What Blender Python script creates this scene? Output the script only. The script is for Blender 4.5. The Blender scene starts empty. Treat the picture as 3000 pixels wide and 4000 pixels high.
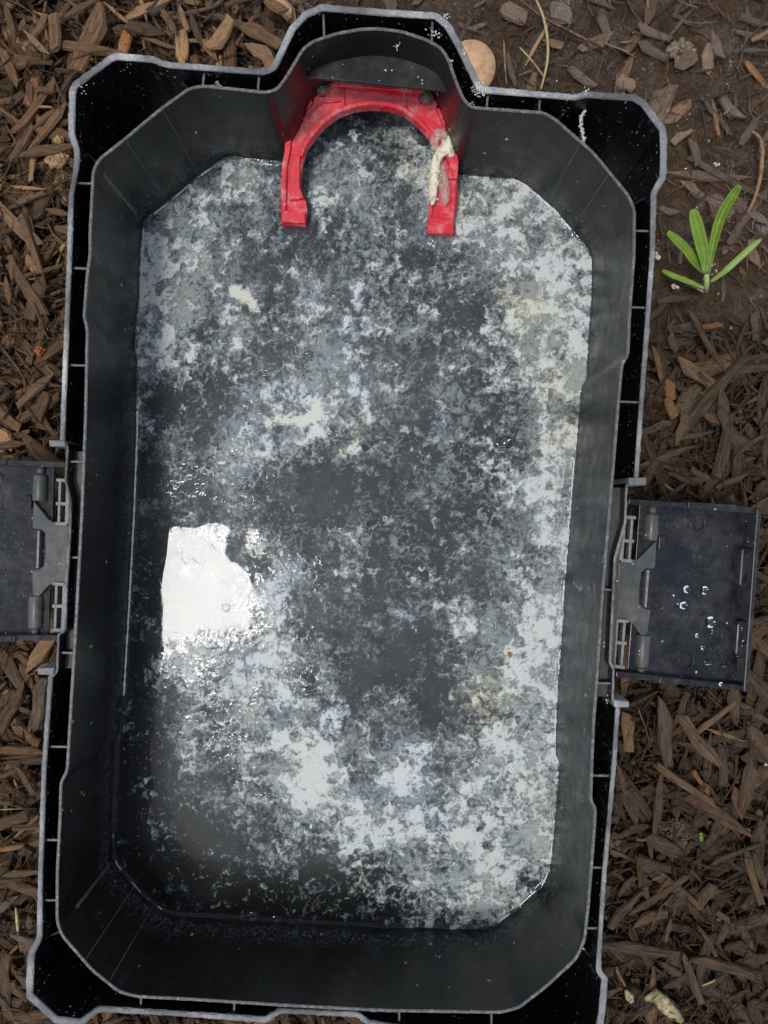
import bpy, math, random
import numpy as np
from mathutils import Vector, Matrix
from mathutils.geometry import tessellate_polygon

random.seed(7)
rng = np.random.default_rng(11)
scene = bpy.context.scene
COL = scene.collection

# ------------------------------------------------------------------ camera, sky, sun, exposure
HC = 0.70            # camera height above the ground (m)
D = 0.54             # camera to the rim of the box
S = 0.175e-3         # metres per photograph pixel on the rim plane
RIM = HC - D         # 0.16
WATER = 0.055
cam_d = bpy.data.cameras.new('camera')
cam = bpy.data.objects.new('camera', cam_d)
COL.objects.link(cam)
cam.location = (0, 0, HC)
cam_d.sensor_fit = 'VERTICAL'
cam_d.sensor_height = 36.0
cam_d.lens = 36.0 * D / (4000 * S)
cam_d.clip_start = 0.01
cam_d.clip_end = 500
cam_d.dof.use_dof = True
cam_d.dof.focus_distance = 0.57
cam_d.dof.aperture_fstop = 20.0
scene.camera = cam

SUN = Vector((-0.246, -0.110, 1.0)).normalized()
world = bpy.data.worlds.new('World')
scene.world = world
world.use_nodes = True
wn = world.node_tree
wn.nodes.clear()
sky = wn.nodes.new('ShaderNodeTexSky')
sky.sky_type = 'NISHITA'
sky.sun_disc = False
sky.sun_elevation = math.asin(SUN.z)
sky.sun_rotation = math.atan2(SUN.x, SUN.y)
sky.air_density = 1.0
sky.dust_density = 0.6
sky.ozone_density = 1.0
bg = wn.nodes.new('ShaderNodeBackground')
bg.inputs['Strength'].default_value = 0.10
wo = wn.nodes.new('ShaderNodeOutputWorld')
hs = wn.nodes.new('ShaderNodeHueSaturation')   # a hazy, nearly white overcast sky
hs.inputs['Saturation'].default_value = 0.45
wn.links.new(sky.outputs[0], hs.inputs['Color'])
wn.links.new(hs.outputs[0], bg.inputs[0])
wn.links.new(bg.outputs[0], wo.inputs[0])

sun_d = bpy.data.lights.new('sun', 'SUN')
sun_d.energy = 1.1
sun_d.angle = math.radians(11.5)
sun_d.color = (1.0, 0.98, 0.955)
sun = bpy.data.objects.new('sun', sun_d)
COL.objects.link(sun)
sun.rotation_euler = SUN.to_track_quat('Z', 'Y').to_euler()
sun.location = (-1, -0.5, 4)

scene.view_settings.view_transform = 'Standard'
scene.view_settings.look = 'None'
scene.view_settings.gamma = 1.0
scene.view_settings.use_curve_mapping = False
scene.view_settings.exposure = 0.82

# ------------------------------------------------------------------ helpers
def P(px, py, z):
    k = S * (HC - z) / D
    return Vector(((px - 1500) * k, (2000 - py) * k, z))

def tag(o, label=None, cat=None, group=None, kind=None):
    if label: o['label'] = label
    if cat: o['category'] = cat
    if group: o['group'] = group
    if kind: o['kind'] = kind
    return o

def empty(name, loc):
    o = bpy.data.objects.new(name, None)
    o.empty_display_size = 0.02
    o.location = loc
    COL.objects.link(o)
    return o

def link(name, me, parent=None):
    o = bpy.data.objects.new(name, me)
    COL.objects.link(o)
    if parent is not None:
        o.parent = parent
        w = Vector((0, 0, 0))
        q = parent
        while q is not None:
            w += q.location
            q = q.parent
        o.matrix_parent_inverse = Matrix.Translation(-w)
    return o

def mk(name, V, F, mats, parent=None, smooth=False, midx=None):
    me = bpy.data.meshes.new(name)
    me.from_pydata([tuple(v) for v in V], [], [tuple(f) for f in F])
    if not isinstance(mats, (list, tuple)): mats = [mats]
    for m in mats: me.materials.append(m)
    if midx is not None:
        me.polygons.foreach_set('material_index', midx)
    if smooth:
        me.polygons.foreach_set('use_smooth', [True] * len(me.polygons))
    me.update()
    return link(name, me, parent)

def recalc(o):
    import bmesh
    bm = bmesh.new(); bm.from_mesh(o.data)
    bmesh.ops.recalc_face_normals(bm, faces=bm.faces)
    bm.to_mesh(o.data); bm.free()
    return o

def bevel(o, w, seg=2):
    m = o.modifiers.new('bevel', 'BEVEL'); m.width = w; m.segments = seg
    m.limit_method = 'ANGLE'; m.angle_limit = math.radians(35)
    return o

class MB:
    """collects simple solids into one mesh"""
    def __init__(s): s.V = []; s.F = []
    def add(s, V, F):
        b = len(s.V)
        s.V += [Vector(v) for v in V]
        s.F += [tuple(i + b for i in f) for f in F]
    def prism(s, pts, z0, z1):
        """pts: list of Vectors (x,y); z may be numbers or functions of the point"""
        n = len(pts)
        f0 = z0 if callable(z0) else (lambda p: z0)
        f1 = z1 if callable(z1) else (lambda p: z1)
        V = [Vector((p[0], p[1], f0(p))) for p in pts] + [Vector((p[0], p[1], f1(p))) for p in pts]
        F = [tuple(range(n - 1, -1, -1)), tuple(range(n, 2 * n))]
        for i in range(n):
            j = (i + 1) % n
            F.append((i, j, n + j, n + i))
        s.add(V, F)
    def ribbon(s, pts, w, z0, z1, closed=False):
        pts = [Vector((p[0], p[1])) for p in pts]
        n = len(pts); L = []; R = []
        for i in range(n):
            a = pts[max(i - 1, 0)]; b = pts[min(i + 1, n - 1)]
            t = (b - a).normalized(); nn = Vector((-t.y, t.x))
            ww = w[i] if isinstance(w, (list, tuple)) else w
            L.append(pts[i] + nn * ww / 2); R.append(pts[i] - nn * ww / 2)
        s.prism(L + R[::-1], z0, z1)
    def box(s, c, sx, sy, sz, rot=0):
        ca, sa = math.cos(rot), math.sin(rot)
        pts = []
        for a, b in ((-1, -1), (1, -1), (1, 1), (-1, 1)):
            x, y = a * sx / 2, b * sy / 2
            pts.append(Vector((c[0] + x * ca - y * sa, c[1] + x * sa + y * ca)))
        s.prism(pts, c[2], c[2] + sz)
    def tube(s, path, rad, n=8, jit=0.0, flat=1.0):
        path = [Vector(p) for p in path]
        m = len(path); base = len(s.V)
        for i, p in enumerate(path):
            a = path[max(i - 1, 0)]; b = path[min(i + 1, m - 1)]
            t = (b - a).normalized()
            u = t.cross(Vector((0, 0, 1)))
            if u.length < 1e-4: u = Vector((1, 0, 0))
            u.normalize(); v = u.cross(t).normalized()
            r = rad[i] if isinstance(rad, (list, tuple)) else rad
            for k in range(n):
                an = 2 * math.pi * k / n
                rr = r * (1 + random.uniform(-jit, jit))
                s.V.append(p + u * math.cos(an) * rr + v * math.sin(an) * rr * flat)
        for i in range(m - 1):
            for k in range(n):
                a = base + i * n + k; b = base + i * n + (k + 1) % n
                s.F.append((a, b, b + n, a + n))
        s.F.append(tuple(base + k for k in range(n - 1, -1, -1)))
        s.F.append(tuple(base + (m - 1) * n + k for k in range(n)))
    def dome(s, c, rx, ry, h, rot=0, n=12, rings=4, jit=0.0):
        base = len(s.V); ca, sa = math.cos(rot), math.sin(rot)
        jj = [1 + random.uniform(-jit, jit) for _ in range(n)]
        for i in range(rings):
            a = (i / rings) * math.pi / 2
            for k in range(n):
                an = 2 * math.pi * k / n
                x = rx * math.cos(a) * math.cos(an) * jj[k]; y = ry * math.cos(a) * math.sin(an) * jj[k]
                s.V.append(Vector((c[0] + x * ca - y * sa, c[1] + x * sa + y * ca, c[2] + h * math.sin(a))))
        s.V.append(Vector((c[0], c[1], c[2] + h)))
        for i in range(rings - 1):
            for k in range(n):
                a = base + i * n + k; b = base + i * n + (k + 1) % n
                s.F.append((a, b, b + n, a + n))
        t = base + rings * n
        for k in range(n):
            s.F.append((base + (rings - 1) * n + k, base + (rings - 1) * n + (k + 1) % n, t))
        s.F.append(tuple(base + k for k in range(n - 1, -1, -1)))
    def torus(s, c, R, r, n=28, m=8):
        base = len(s.V)
        for i in range(n):
            a = 2 * math.pi * i / n
            for k in range(m):
                b = 2 * math.pi * k / m
                q = R + r * math.cos(b)
                s.V.append(Vector((c[0] + q * math.cos(a), c[1] + q * math.sin(a), c[2] + r * math.sin(b))))
        for i in range(n):
            for k in range(m):
                s.F.append((base + i * m + k, base + ((i + 1) % n) * m + k,
                            base + ((i + 1) % n) * m + (k + 1) % m, base + i * m + (k + 1) % m))
    def build(s, name, mat, parent=None, smooth=False, bev=0):
        o = mk(name, s.V, s.F, mat, parent, smooth)
        recalc(o)
        if bev: bevel(o, bev)
        return o

# --- numpy gradient noise
def perlin(x, y, seed):
    r = np.random.default_rng(seed)
    perm = r.permutation(4096)
    ang = r.random(4096) * 2 * np.pi
    gx, gy = np.cos(ang), np.sin(ang)
    xi = np.floor(x).astype(np.int64); yi = np.floor(y).astype(np.int64)
    xf = x - xi; yf = y - yi
    u = xf * xf * xf * (xf * (xf * 6 - 15) + 10); v = yf * yf * yf * (yf * (yf * 6 - 15) + 10)
    def g(ix, iy, dx, dy):
        h = perm[(perm[ix & 4095] + iy) & 4095]
        return gx[h] * dx + gy[h] * dy
    n00 = g(xi, yi, xf, yf); n10 = g(xi + 1, yi, xf - 1, yf)
    n01 = g(xi, yi + 1, xf, yf - 1); n11 = g(xi + 1, yi + 1, xf - 1, yf - 1)
    return (n00 * (1 - u) + n10 * u) * (1 - v) + (n01 * (1 - u) + n11 * u) * v

def fbm(x, y, sc, octv, seed, gain=0.55):
    a = 1.0; out = 0
    for i in range(octv):
        out = out + a * perlin(x * sc + 13.7 * i, y * sc - 7.1 * i, seed + i)
        sc *= 2.03; a *= gain
    return out

def inside(x, y, poly):
    r = np.zeros(x.shape, bool)
    n = len(poly)
    for i in range(n):
        x1, y1 = poly[i][0], poly[i][1]; x2, y2 = poly[(i + 1) % n][0], poly[(i + 1) % n][1]
        if y1 == y2: continue
        c = (y1 > y) != (y2 > y)
        r ^= c & (x < (x2 - x1) * (y - y1) / (y2 - y1) + x1)
    return r

def edge_dist(x, y, poly):
    d = np.full(x.shape, 1e9)
    n = len(poly)
    for i in range(n):
        x1, y1 = poly[i][0], poly[i][1]; x2, y2 = poly[(i + 1) % n][0], poly[(i + 1) % n][1]
        dx, dy = x2 - x1, y2 - y1
        l2 = dx * dx + dy * dy
        if l2 < 1e-14: continue
        t = np.clip(((x - x1) * dx + (y - y1) * dy) / l2, 0, 1)
        d = np.minimum(d, (x - x1 - t * dx) ** 2 + (y - y1 - t * dy) ** 2)
    return np.sqrt(d)

def np_mesh(name, V, F, attrs, mats, smooth=True, parent=None):
    """V (n,3) array, F (m,4) or (m,3) int array"""
    me = bpy.data.meshes.new(name)
    k = F.shape[1]
    me.vertices.add(len(V)); me.vertices.foreach_set('co', V.astype(np.float32).ravel())
    me.loops.add(F.size); me.loops.foreach_set('vertex_index', F.astype(np.int32).ravel())
    me.polygons.add(len(F))
    me.polygons.foreach_set('loop_start', np.arange(0, F.size, k, dtype=np.int32))
    me.polygons.foreach_set('loop_total', np.full(len(F), k, dtype=np.int32))
    me.polygons.foreach_set('use_smooth', np.full(len(F), smooth))
    for nm, (ty, arr) in attrs.items():
        a = me.attributes.new(nm, ty, 'POINT')
        key = 'value' if ty == 'FLOAT' else ('vector' if ty == 'FLOAT_VECTOR' else 'color')
        a.data.foreach_set(key, np.asarray(arr, np.float32).ravel())
    for m in mats: me.materials.append(m)
    me.update(calc_edges=True); me.validate()
    return link(name, me, parent)

# --- node material helper
class NT:
    def __init__(s, name):
        s.m = bpy.data.materials.new(name); s.m.use_nodes = True
        s.t = s.m.node_tree; s.t.nodes.clear()
        s.out = s.t.nodes.new('ShaderNodeOutputMaterial')
    def n(s, ty, **kw):
        nd = s.t.nodes.new('ShaderNode' + ty)
        for k, v in kw.items():
            if hasattr(nd, k) and k not in ('inputs',): setattr(nd, k, v)
        return nd
    def set(s, sock, v):
        if hasattr(v, 'is_linked') or isinstance(v, bpy.types.NodeSocket): s.t.links.new(v, sock)
        else: sock.default_value = v
    def coord(s, kind='Object'): return s.n('TexCoord').outputs[kind]
    def attr(s, name, ty='GEOMETRY'):
        a = s.n('Attribute'); a.attribute_name = name; a.attribute_type = ty; return a
    def noise(s, vec, scale, detail=4, rough=0.55, dist=0.0):
        a = s.n('TexNoise'); s.set(a.inputs['Vector'], vec)
        a.inputs['Scale'].default_value = scale; a.inputs['Detail'].default_value = detail
        a.inputs['Roughness'].default_value = rough; a.inputs['Distortion'].default_value = dist
        return a.outputs['Fac']
    def vor(s, vec, scale, feature='F1', rnd=1.0):
        a = s.n('TexVoronoi'); a.feature = feature; s.set(a.inputs['Vector'], vec)
        a.inputs['Scale'].default_value = scale; a.inputs['Randomness'].default_value = rnd
        return a
    def ramp(s, fac, stops):
        r = s.n('ValToRGB'); s.set(r.inputs[0], fac)
        cr = r.color_ramp
        while len(cr.elements) > 1: cr.elements.remove(cr.elements[0])
        cr.elements[0].position = stops[0][0]; cr.elements[0].color = s.c4(stops[0][1])
        for p, c in stops[1:]:
            e = cr.elements.new(p); e.color = s.c4(c)
        return r.outputs[0]
    @staticmethod
    def c4(c):
        if isinstance(c, (int, float)): return (c, c, c, 1)
        return (c[0], c[1], c[2], 1)
    def mix(s, f, a, b):
        x = s.n('Mix'); x.data_type = 'RGBA'
        s.set(x.inputs[0], f)
        s.set(x.inputs[6], s.c4(a) if isinstance(a, (tuple, int, float)) else a)
        s.set(x.inputs[7], s.c4(b) if isinstance(b, (tuple, int, float)) else b)
        return x.outputs[2]
    def math(s, op, a, b=0.0, c=None, clamp=False):
        x = s.n('Math'); x.operation = op; x.use_clamp = clamp
        s.set(x.inputs[0], a); s.set(x.inputs[1], b)
        if c is not None: s.set(x.inputs[2], c)
        return x.outputs[0]
    def mapr(s, v, a, b, c=0.0, d=1.0):
        x = s.n('MapRange'); x.clamp = True
        s.set(x.inputs['Value'], v)
        x.inputs['From Min'].default_value = a; x.inputs['From Max'].default_value = b
        x.inputs['To Min'].default_value = c; x.inputs['To Max'].default_value = d
        return x.outputs[0]
    def scale(s, vec, v):
        x = s.n('VectorMath'); x.operation = 'MULTIPLY'
        s.set(x.inputs[0], vec); x.inputs[1].default_value = v
        return x.outputs[0]
    def bump(s, h, strength, dist, normal=None):
        b = s.n('Bump'); s.set(b.inputs['Height'], h)
        s.set(b.inputs['Strength'], strength); b.inputs['Distance'].default_value = dist
        if normal is not None: s.set(b.inputs['Normal'], normal)
        return b.outputs[0]
    def pbsdf(s, col, rough, normal=None, **kw):
        p = s.n('BsdfPrincipled')
        s.set(p.inputs['Base Color'], s.c4(col) if isinstance(col, (tuple, int, float)) else col)
        s.set(p.inputs['Roughness'], rough)
        if normal is not None: s.set(p.inputs['Normal'], normal)
        for k, v in kw.items(): s.set(p.inputs[k.replace('_', ' ')], v)
        return p.outputs[0]
    def done(s, sh):
        s.t.links.new(sh, s.out.inputs['Surface']); return s.m

# ------------------------------------------------------------------ materials
def plastic(name, base, dusty, dust_lo, dust_hi, speck=0.8, rough=0.36, speck_scale=330.0, smear=True, spec=0.35):
    t = NT(name); c = t.coord()
    n1 = t.noise(c, 18, 6, 0.6); n2 = t.noise(t.scale(c, (1, 1, 0.25)), 120, 5, 0.65)
    dust = t.math('MULTIPLY', t.mapr(n1, dust_lo, dust_hi), t.mapr(n2, 0.35, 0.7), clamp=True)
    col = t.mix(dust, base, dusty)
    if smear:
        st = t.noise(t.scale(c, (1, 1, 0.18)), 420, 3, 0.6)
        big = t.noise(c, 30, 2)
        sm = t.math('MULTIPLY', t.mapr(st, 0.56, 0.76), t.mapr(big, 0.5, 0.66), clamp=True)
        col = t.mix(sm, col, (0.10, 0.105, 0.11))
    # dried white splashes
    w = t.n('VectorMath'); w.operation = 'ADD'
    nz = t.n('TexNoise'); t.set(nz.inputs['Vector'], c); nz.inputs['Scale'].default_value = 700
    t.set(w.inputs[0], c)
    t.set(w.inputs[1], t.scale(nz.outputs['Color'], (0.0016, 0.0016, 0.0016)))
    v = t.vor(w.outputs[0], speck_scale)
    sp = t.n('SeparateColor'); t.set(sp.inputs[0], v.outputs['Color'])
    siz = t.math('MULTIPLY', t.math('POWER', sp.outputs[1], 4.0), 0.34)
    patch = t.mapr(t.noise(c, 26, 3), 0.40, 0.66)
    on = t.math('GREATER_THAN', t.math('MULTIPLY_ADD', patch, 0.3, sp.outputs[0]), speck + 0.14)
    mk_ = t.math('MULTIPLY', on, t.math('LESS_THAN', v.outputs['Distance'], siz))
    col = t.mix(mk_, col, (0.50, 0.50, 0.46))
    fine = t.noise(c, 1500, 3, 0.6)
    r = t.math('ADD', t.mapr(n2, 0.3, 0.7, rough - 0.06, rough + 0.14), t.math('MULTIPLY', mk_, 0.3))
    nrm = t.bump(t.math('ADD', t.math('MULTIPLY', fine, 0.35), mk_), 0.25, 0.0006)
    return t.done(t.pbsdf(col, r, nrm, Specular_IOR_Level=spec))

M_PL = plastic('black_plastic', (0.008, 0.0085, 0.009), (0.034, 0.034, 0.032), 0.42, 0.8, 0.80)
M_CH = plastic('channel_plastic', (0.005, 0.0052, 0.0056), (0.026, 0.026, 0.025), 0.5, 0.9, 0.52, 0.30, 400)
def wall_mat():
    t = NT('inner_wall_plastic'); c = t.coord()
    n1 = t.noise(c, 18, 5, 0.6); streak = t.noise(t.scale(c, (1, 1, 0.10)), 210, 5, 0.65, 0.3); blot = t.noise(c, 75, 5, 0.65)
    base = t.mix(t.mapr(n1, 0.36, 0.68), (0.0038, 0.0046, 0.0050), (0.0075, 0.0083, 0.0086))
    sm = t.math('MULTIPLY', t.mapr(streak, 0.50, 0.74), t.mapr(blot, 0.44, 0.66), clamp=True)
    col = t.mix(t.math('MULTIPLY', sm, 0.22), base, (0.075, 0.079, 0.080))
    sep = t.n('SeparateXYZ'); t.set(sep.inputs[0], c); z = sep.outputs[2]
    # dried residue left by the water just above its edge, and a dark wet line
    zz = t.math('ADD', z, t.math('MULTIPLY_ADD', blot, 0.030, -0.015))
    waterline_band = t.math('MULTIPLY', t.mapr(zz, 0.058, 0.066), t.mapr(zz, 0.094, 0.070))
    spk = t.noise(t.scale(c, (1, 1, 0.6)), 520, 4, 0.7)
    col = t.mix(t.math('MULTIPLY', waterline_band, t.mapr(spk, 0.48, 0.62, 0, 0.75)), col, (0.135, 0.140, 0.138))
    col = t.mix(t.math('MULTIPLY', t.mapr(z, 0.064, 0.056), 0.7), col, (0.020, 0.017, 0.011))
    v = t.vor(t.scale(c, (1, 1, 0.6)), 300); sp = t.n('SeparateColor'); t.set(sp.inputs[0], v.outputs['Color'])
    on = t.math('GREATER_THAN', t.math('MULTIPLY_ADD', t.mapr(blot, 0.4, 0.66), 0.3, sp.outputs[0]), 1.09)
    dot = t.math('MULTIPLY', on, t.math('LESS_THAN', v.outputs['Distance'], t.math('MULTIPLY', t.math('POWER', sp.outputs[1], 3.0), 0.42)))
    col = t.mix(dot, col, t.mix(sp.outputs[2], (0.46, 0.46, 0.42), (0.34, 0.29, 0.16)))
    r = t.math('ADD', t.mapr(blot, 0.35, 0.68, 0.24, 0.40), t.math('MULTIPLY', sm, 0.2))
    nrm = t.bump(t.math('ADD', streak, t.math('MULTIPLY', t.noise(c, 900, 3), 0.3)), 0.18, 0.0005)
    return t.done(t.pbsdf(col, r, nrm, Specular_IOR_Level=0.34))
M_WALL = wall_mat()
M_DUST = plastic('dusty_plastic', (0.026, 0.026, 0.024), (0.11, 0.10, 0.075), 0.35, 0.75, 0.66, 0.45, 420)
M_SHELF = plastic('shelf_plastic', (0.012, 0.012, 0.014), (0.075, 0.066, 0.045), 0.42, 0.72, 0.62, 0.40, 420)
M_LATCH = plastic('latch_plastic', (0.009, 0.009, 0.013), (0.070, 0.070, 0.070), 0.40, 0.72, 0.84, 0.24, 330, spec=0.35)
M_ARM = plastic('hinge_arm_plastic', (0.060, 0.063, 0.060), (0.17, 0.165, 0.13), 0.38, 0.75, 0.78, 0.36, 380, spec=0.4)

def worn():
    t = NT('worn_edge_plastic'); c = t.coord()
    n = t.noise(c, 420, 6, 0.75); b = t.noise(c, 26, 4)
    f = t.math('ADD', t.math('MULTIPLY', n, 0.50), t.math('MULTIPLY_ADD', b, 1.1, -0.27))
    col = t.ramp(f, [(0.34, 0.07), (0.5, 0.14), (0.64, 0.24), (0.80, (0.46, 0.46, 0.43))])
    return t.done(t.pbsdf(col, 0.5, t.bump(n, 0.6, 0.0008)))
M_WORN = worn()

def lip_mat():
    t = NT('lip_edge_plastic'); c = t.coord()
    n = t.noise(c, 420, 5, 0.7)
    col = t.ramp(n, [(0.3, 0.035), (0.52, 0.10), (0.66, 0.2), (0.74, (0.4, 0.4, 0.38))])
    return t.done(t.pbsdf(col, 0.5, t.bump(n, 0.4, 0.0004)))
M_LIP = lip_mat()

def pale():
    t = NT('pale_grey_clip_plastic'); c = t.coord()
    n = t.noise(c, 500, 5, 0.7)
    col = t.ramp(n, [(0.3, 0.10), (0.55, 0.22), (0.7, (0.34, 0.33, 0.29)), (0.8, (0.25, 0.2, 0.12))])
    return t.done(t.pbsdf(col, 0.5, t.bump(n, 0.3, 0.0004)))
M_CLIP = pale()

def red():
    t = NT('red_plastic'); c = t.coord()
    n = t.noise(c, 120, 5, 0.65); w = t.noise(c, 260, 4, 0.6)
    col = t.mix(t.mapr(n, 0.42, 0.75), (0.72, 0.010, 0.028), (0.46, 0.008, 0.018))
    col = t.mix(t.mapr(w, 0.67, 0.76, 0, 0.75), col, (0.62, 0.42, 0.40))
    sm = t.noise(c, 90, 5, 0.7)
    col = t.mix(t.mapr(sm, 0.50, 0.66, 0, 0.7), col, (0.64, 0.26, 0.25))  # pinkish residue blotches that also paint pale highlights into the red
    col = t.mix(t.mapr(t.noise(c, 170, 5, 0.7), 0.60, 0.72, 0, 0.75), col, (0.10, 0.02, 0.015))
    h = t.noise(c, 200, 4)
    return t.done(t.pbsdf(col, t.mapr(n, 0.3, 0.7, 0.18, 0.34), t.bump(h, 0.3, 0.0008), Coat_Weight=0.6, Coat_Roughness=0.05, Specular_IOR_Level=0.25))
M_RED = red()

def rust():
    t = NT('rusty_screw_metal'); c = t.coord(); n = t.noise(c, 400, 5, 0.7)
    col = t.ramp(n, [(0.35, (0.05, 0.05, 0.05)), (0.48, (0.17, 0.17, 0.17)), (0.60, (0.24, 0.15, 0.07)), (0.72, (0.42, 0.38, 0.30))])
    return t.done(t.pbsdf(col, 0.35, t.bump(n, 0.7, 0.001), Metallic=0.1))
M_RUST = rust()

def goo():
    t = NT('cream_slime'); c = t.coord(); n = t.noise(c, 260, 5, 0.6)
    col = t.ramp(n, [(0.3, (0.50, 0.38, 0.22)), (0.5, (0.72, 0.64, 0.46)), (0.75, (0.80, 0.77, 0.66))])
    return t.done(t.pbsdf(col, 0.22, t.bump(t.noise(c, 500, 4), 0.6, 0.0015), Subsurface_Weight=0.25, Subsurface_Radius=(0.003, 0.002, 0.001)))
M_GOO = goo()
def goo2():
    t = NT('clear_slime'); c = t.coord(); n = t.noise(c, 300, 4)
    p = t.pbsdf((0.62, 0.55, 0.46), 0.12, t.bump(n, 0.8, 0.002))
    tr = t.n('BsdfTransparent'); mx = t.n('MixShader')
    t.set(mx.inputs[0], t.mapr(n, 0.35, 0.65, 0.08, 0.5)); t.set(mx.inputs[1], tr.outputs[0]); t.set(mx.inputs[2], p)
    return t.done(mx.outputs[0])
M_GOO2 = goo2()

def crust():
    t = NT('white_crust'); c = t.coord(); n = t.noise(c, 500, 4)
    col = t.ramp(n, [(0.35, (0.40, 0.38, 0.28)), (0.6, (0.66, 0.66, 0.60))])
    return t.done(t.pbsdf(col, 0.7, t.bump(n, 0.6, 0.001)))
M_CRUST = crust()

def water():
    t = NT('murky_water'); c = t.coord()
    a = t.attr('stir').outputs['Fac']
    n = t.noise(c, 150, 2, 0.5, 1.2)
    nrm = t.bump(n, t.math('MULTIPLY_ADD', a, 0.5, 0.008, clamp=True), 0.0020)
    cl = t.noise(c, 14, 5, 0.6)
    mk_ = t.attr('murk').outputs['Fac']; ml = t.attr('milk').outputs['Fac']
    fn = t.noise(c, 240, 5, 0.7, 0.4)
    ml = t.math('MULTIPLY', ml, t.mapr(fn, 0.30, 0.70))
    df = t.n('BsdfDiffuse'); t.set(df.inputs[0], t.mix(ml, t.mix(cl, (0.070, 0.080, 0.086), (0.125, 0.132, 0.130)), (0.42, 0.47, 0.48)))
    tr = t.n('BsdfTransparent'); t.set(tr.inputs[0], (0.86, 0.89, 0.90, 1))
    m1 = t.n('MixShader'); t.set(m1.inputs[0], t.math('MULTIPLY_ADD', ml, 0.24, t.math('MULTIPLY', mk_, t.mapr(cl, 0.3, 0.7, 0.20, 0.46)), clamp=True))
    t.set(m1.inputs[1], tr.outputs[0]); t.set(m1.inputs[2], df.outputs[0])
    gl = t.n('BsdfGlossy'); gl.inputs['Roughness'].default_value = 0.03
    t.set(gl.inputs['Normal'], nrm)
    fr = t.n('Fresnel'); fr.inputs['IOR'].default_value = 1.29; t.set(fr.inputs['Normal'], nrm)
    m2 = t.n('MixShader'); t.set(m2.inputs[0], fr.outputs[0])
    t.set(m2.inputs[1], m1.outputs[0]); t.set(m2.inputs[2], gl.outputs[0])
    return t.done(m2.outputs[0])
M_WATER = water()

def clear(name, tint=(0.95, 0.96, 0.97, 1)):
    t = NT(name)
    tr = t.n('BsdfTransparent'); t.set(tr.inputs[0], tint)
    gl = t.n('BsdfGlossy'); gl.inputs['Roughness'].default_value = 0.02
    lw = t.n('Fresnel'); lw.inputs['IOR'].default_value = 1.4
    m2 = t.n('MixShader'); t.set(m2.inputs[0], lw.outputs[0])
    t.set(m2.inputs[1], tr.outputs[0]); t.set(m2.inputs[2], gl.outputs[0])
    return t.done(m2.outputs[0])
M_BUB = clear('bubble_film')
def drop_mat():
    t = NT('water_drop')
    g = t.n('BsdfGlass'); g.inputs['IOR'].default_value = 1.33; g.inputs['Roughness'].default_value = 0.0
    return t.done(g.outputs[0])
M_DROP = drop_mat()

def flake(name, wet):
    t = NT(name); c = t.coord()
    body = t.attr('body').outputs['Fac']; cream = t.attr('cream').outputs['Fac']
    f1 = t.noise(c, 1000, 4, 0.72); f2 = t.noise(c, 420, 5, 0.7, 0.3)
    d = t.math('ADD', body, t.math('ADD', t.math('MULTIPLY_ADD', f1, 1.5, -0.75), t.math('MULTIPLY_ADD', f2, 1.9, -0.95)))
    alpha = t.math('POWER', t.mapr(d, -0.22, 0.92, 0.0, 0.985), 1.35)
    col = t.mix(t.mapr(d, 0.1, 1.25), (0.36, 0.43, 0.485), (0.70, 0.745, 0.755))
    col = t.mix(t.mapr(f1, 0.36, 0.60), t.mix(0.5, col, (0.28, 0.33, 0.36)), col)
    col = t.mix(t.mapr(t.noise(c, 45, 3), 0.42, 0.62), col, t.mix(0.5, col, (0.70, 0.70, 0.61)))
    col = t.mix(cream, col, (0.70, 0.67, 0.50))
    h = t.math('ADD', t.math('MULTIPLY', f1, 0.5), f2)
    p = t.pbsdf(col, 0.30 if wet else 0.8, t.bump(h, 0.7 if wet else 0.4, 0.0016), Specular_IOR_Level=0.5 if wet else 0.1)
    tr = t.n('BsdfTransparent'); mx = t.n('MixShader')
    t.set(mx.inputs[0], alpha); t.set(mx.inputs[1], tr.outputs[0]); t.set(mx.inputs[2], p)
    return t.done(mx.outputs[0])
M_FL_TOP = flake('floating_flake', True)
M_FL_SUB = flake('sunken_flake', False)

def wood(name, obj_attr):
    t = NT(name)
    g = t.attr('grain').outputs['Vector']
    ty = 'OBJECT' if obj_attr else 'GEOMETRY'
    tint = t.attr('tint', ty).outputs['Color']
    off = t.attr('shift', ty).outputs['Fac']
    w = t.n('VectorMath'); w.operation = 'ADD'
    cmb = t.n('CombineXYZ'); t.set(cmb.inputs[0], off); t.set(cmb.inputs[1], off); t.set(cmb.inputs[2], off)
    t.set(w.inputs[0], g); t.set(w.inputs[1], cmb.outputs[0])
    gv = w.outputs[0]
    n1 = t.noise(t.scale(gv, (2.0, 10, 10)), 1.6, 5, 0.65)
    n2 = t.noise(t.scale(gv, (3.0, 3.5, 3.5)), 1.3, 4, 0.6)
    dark = t.mix(0.70, tint, (0.006, 0.004, 0.003))
    lite = t.mix(0.20, tint, (0.46, 0.32, 0.20))
    wet = t.attr('damp', ty).outputs['Fac']
    col = t.mix(t.mapr(n1, 0.34, 0.66), dark, lite)
    col = t.mix(t.mapr(n2, 0.5, 0.72, 0, 0.65), col, dark)
    nrm = t.bump(n1, 0.8, 0.0011)
    return t.done(t.pbsdf(col, t.math('SUBTRACT', t.mapr(n2, 0.3, 0.7, 0.5, 0.8), t.math('MULTIPLY', wet, 0.38)), nrm, Specular_IOR_Level=t.math('MULTIPLY_ADD', wet, 0.45, 0.18), Coat_Weight=t.math('MULTIPLY', wet, t.mapr(n2, 0.46, 0.60, 0.0, 0.6)), Coat_Roughness=0.07, Coat_Normal=t.bump(n2, 0.9, 0.004)))
M_WOOD = wood('mulch_wood', True)
M_WOODS = wood('mulch_wood_small', False)

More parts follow.
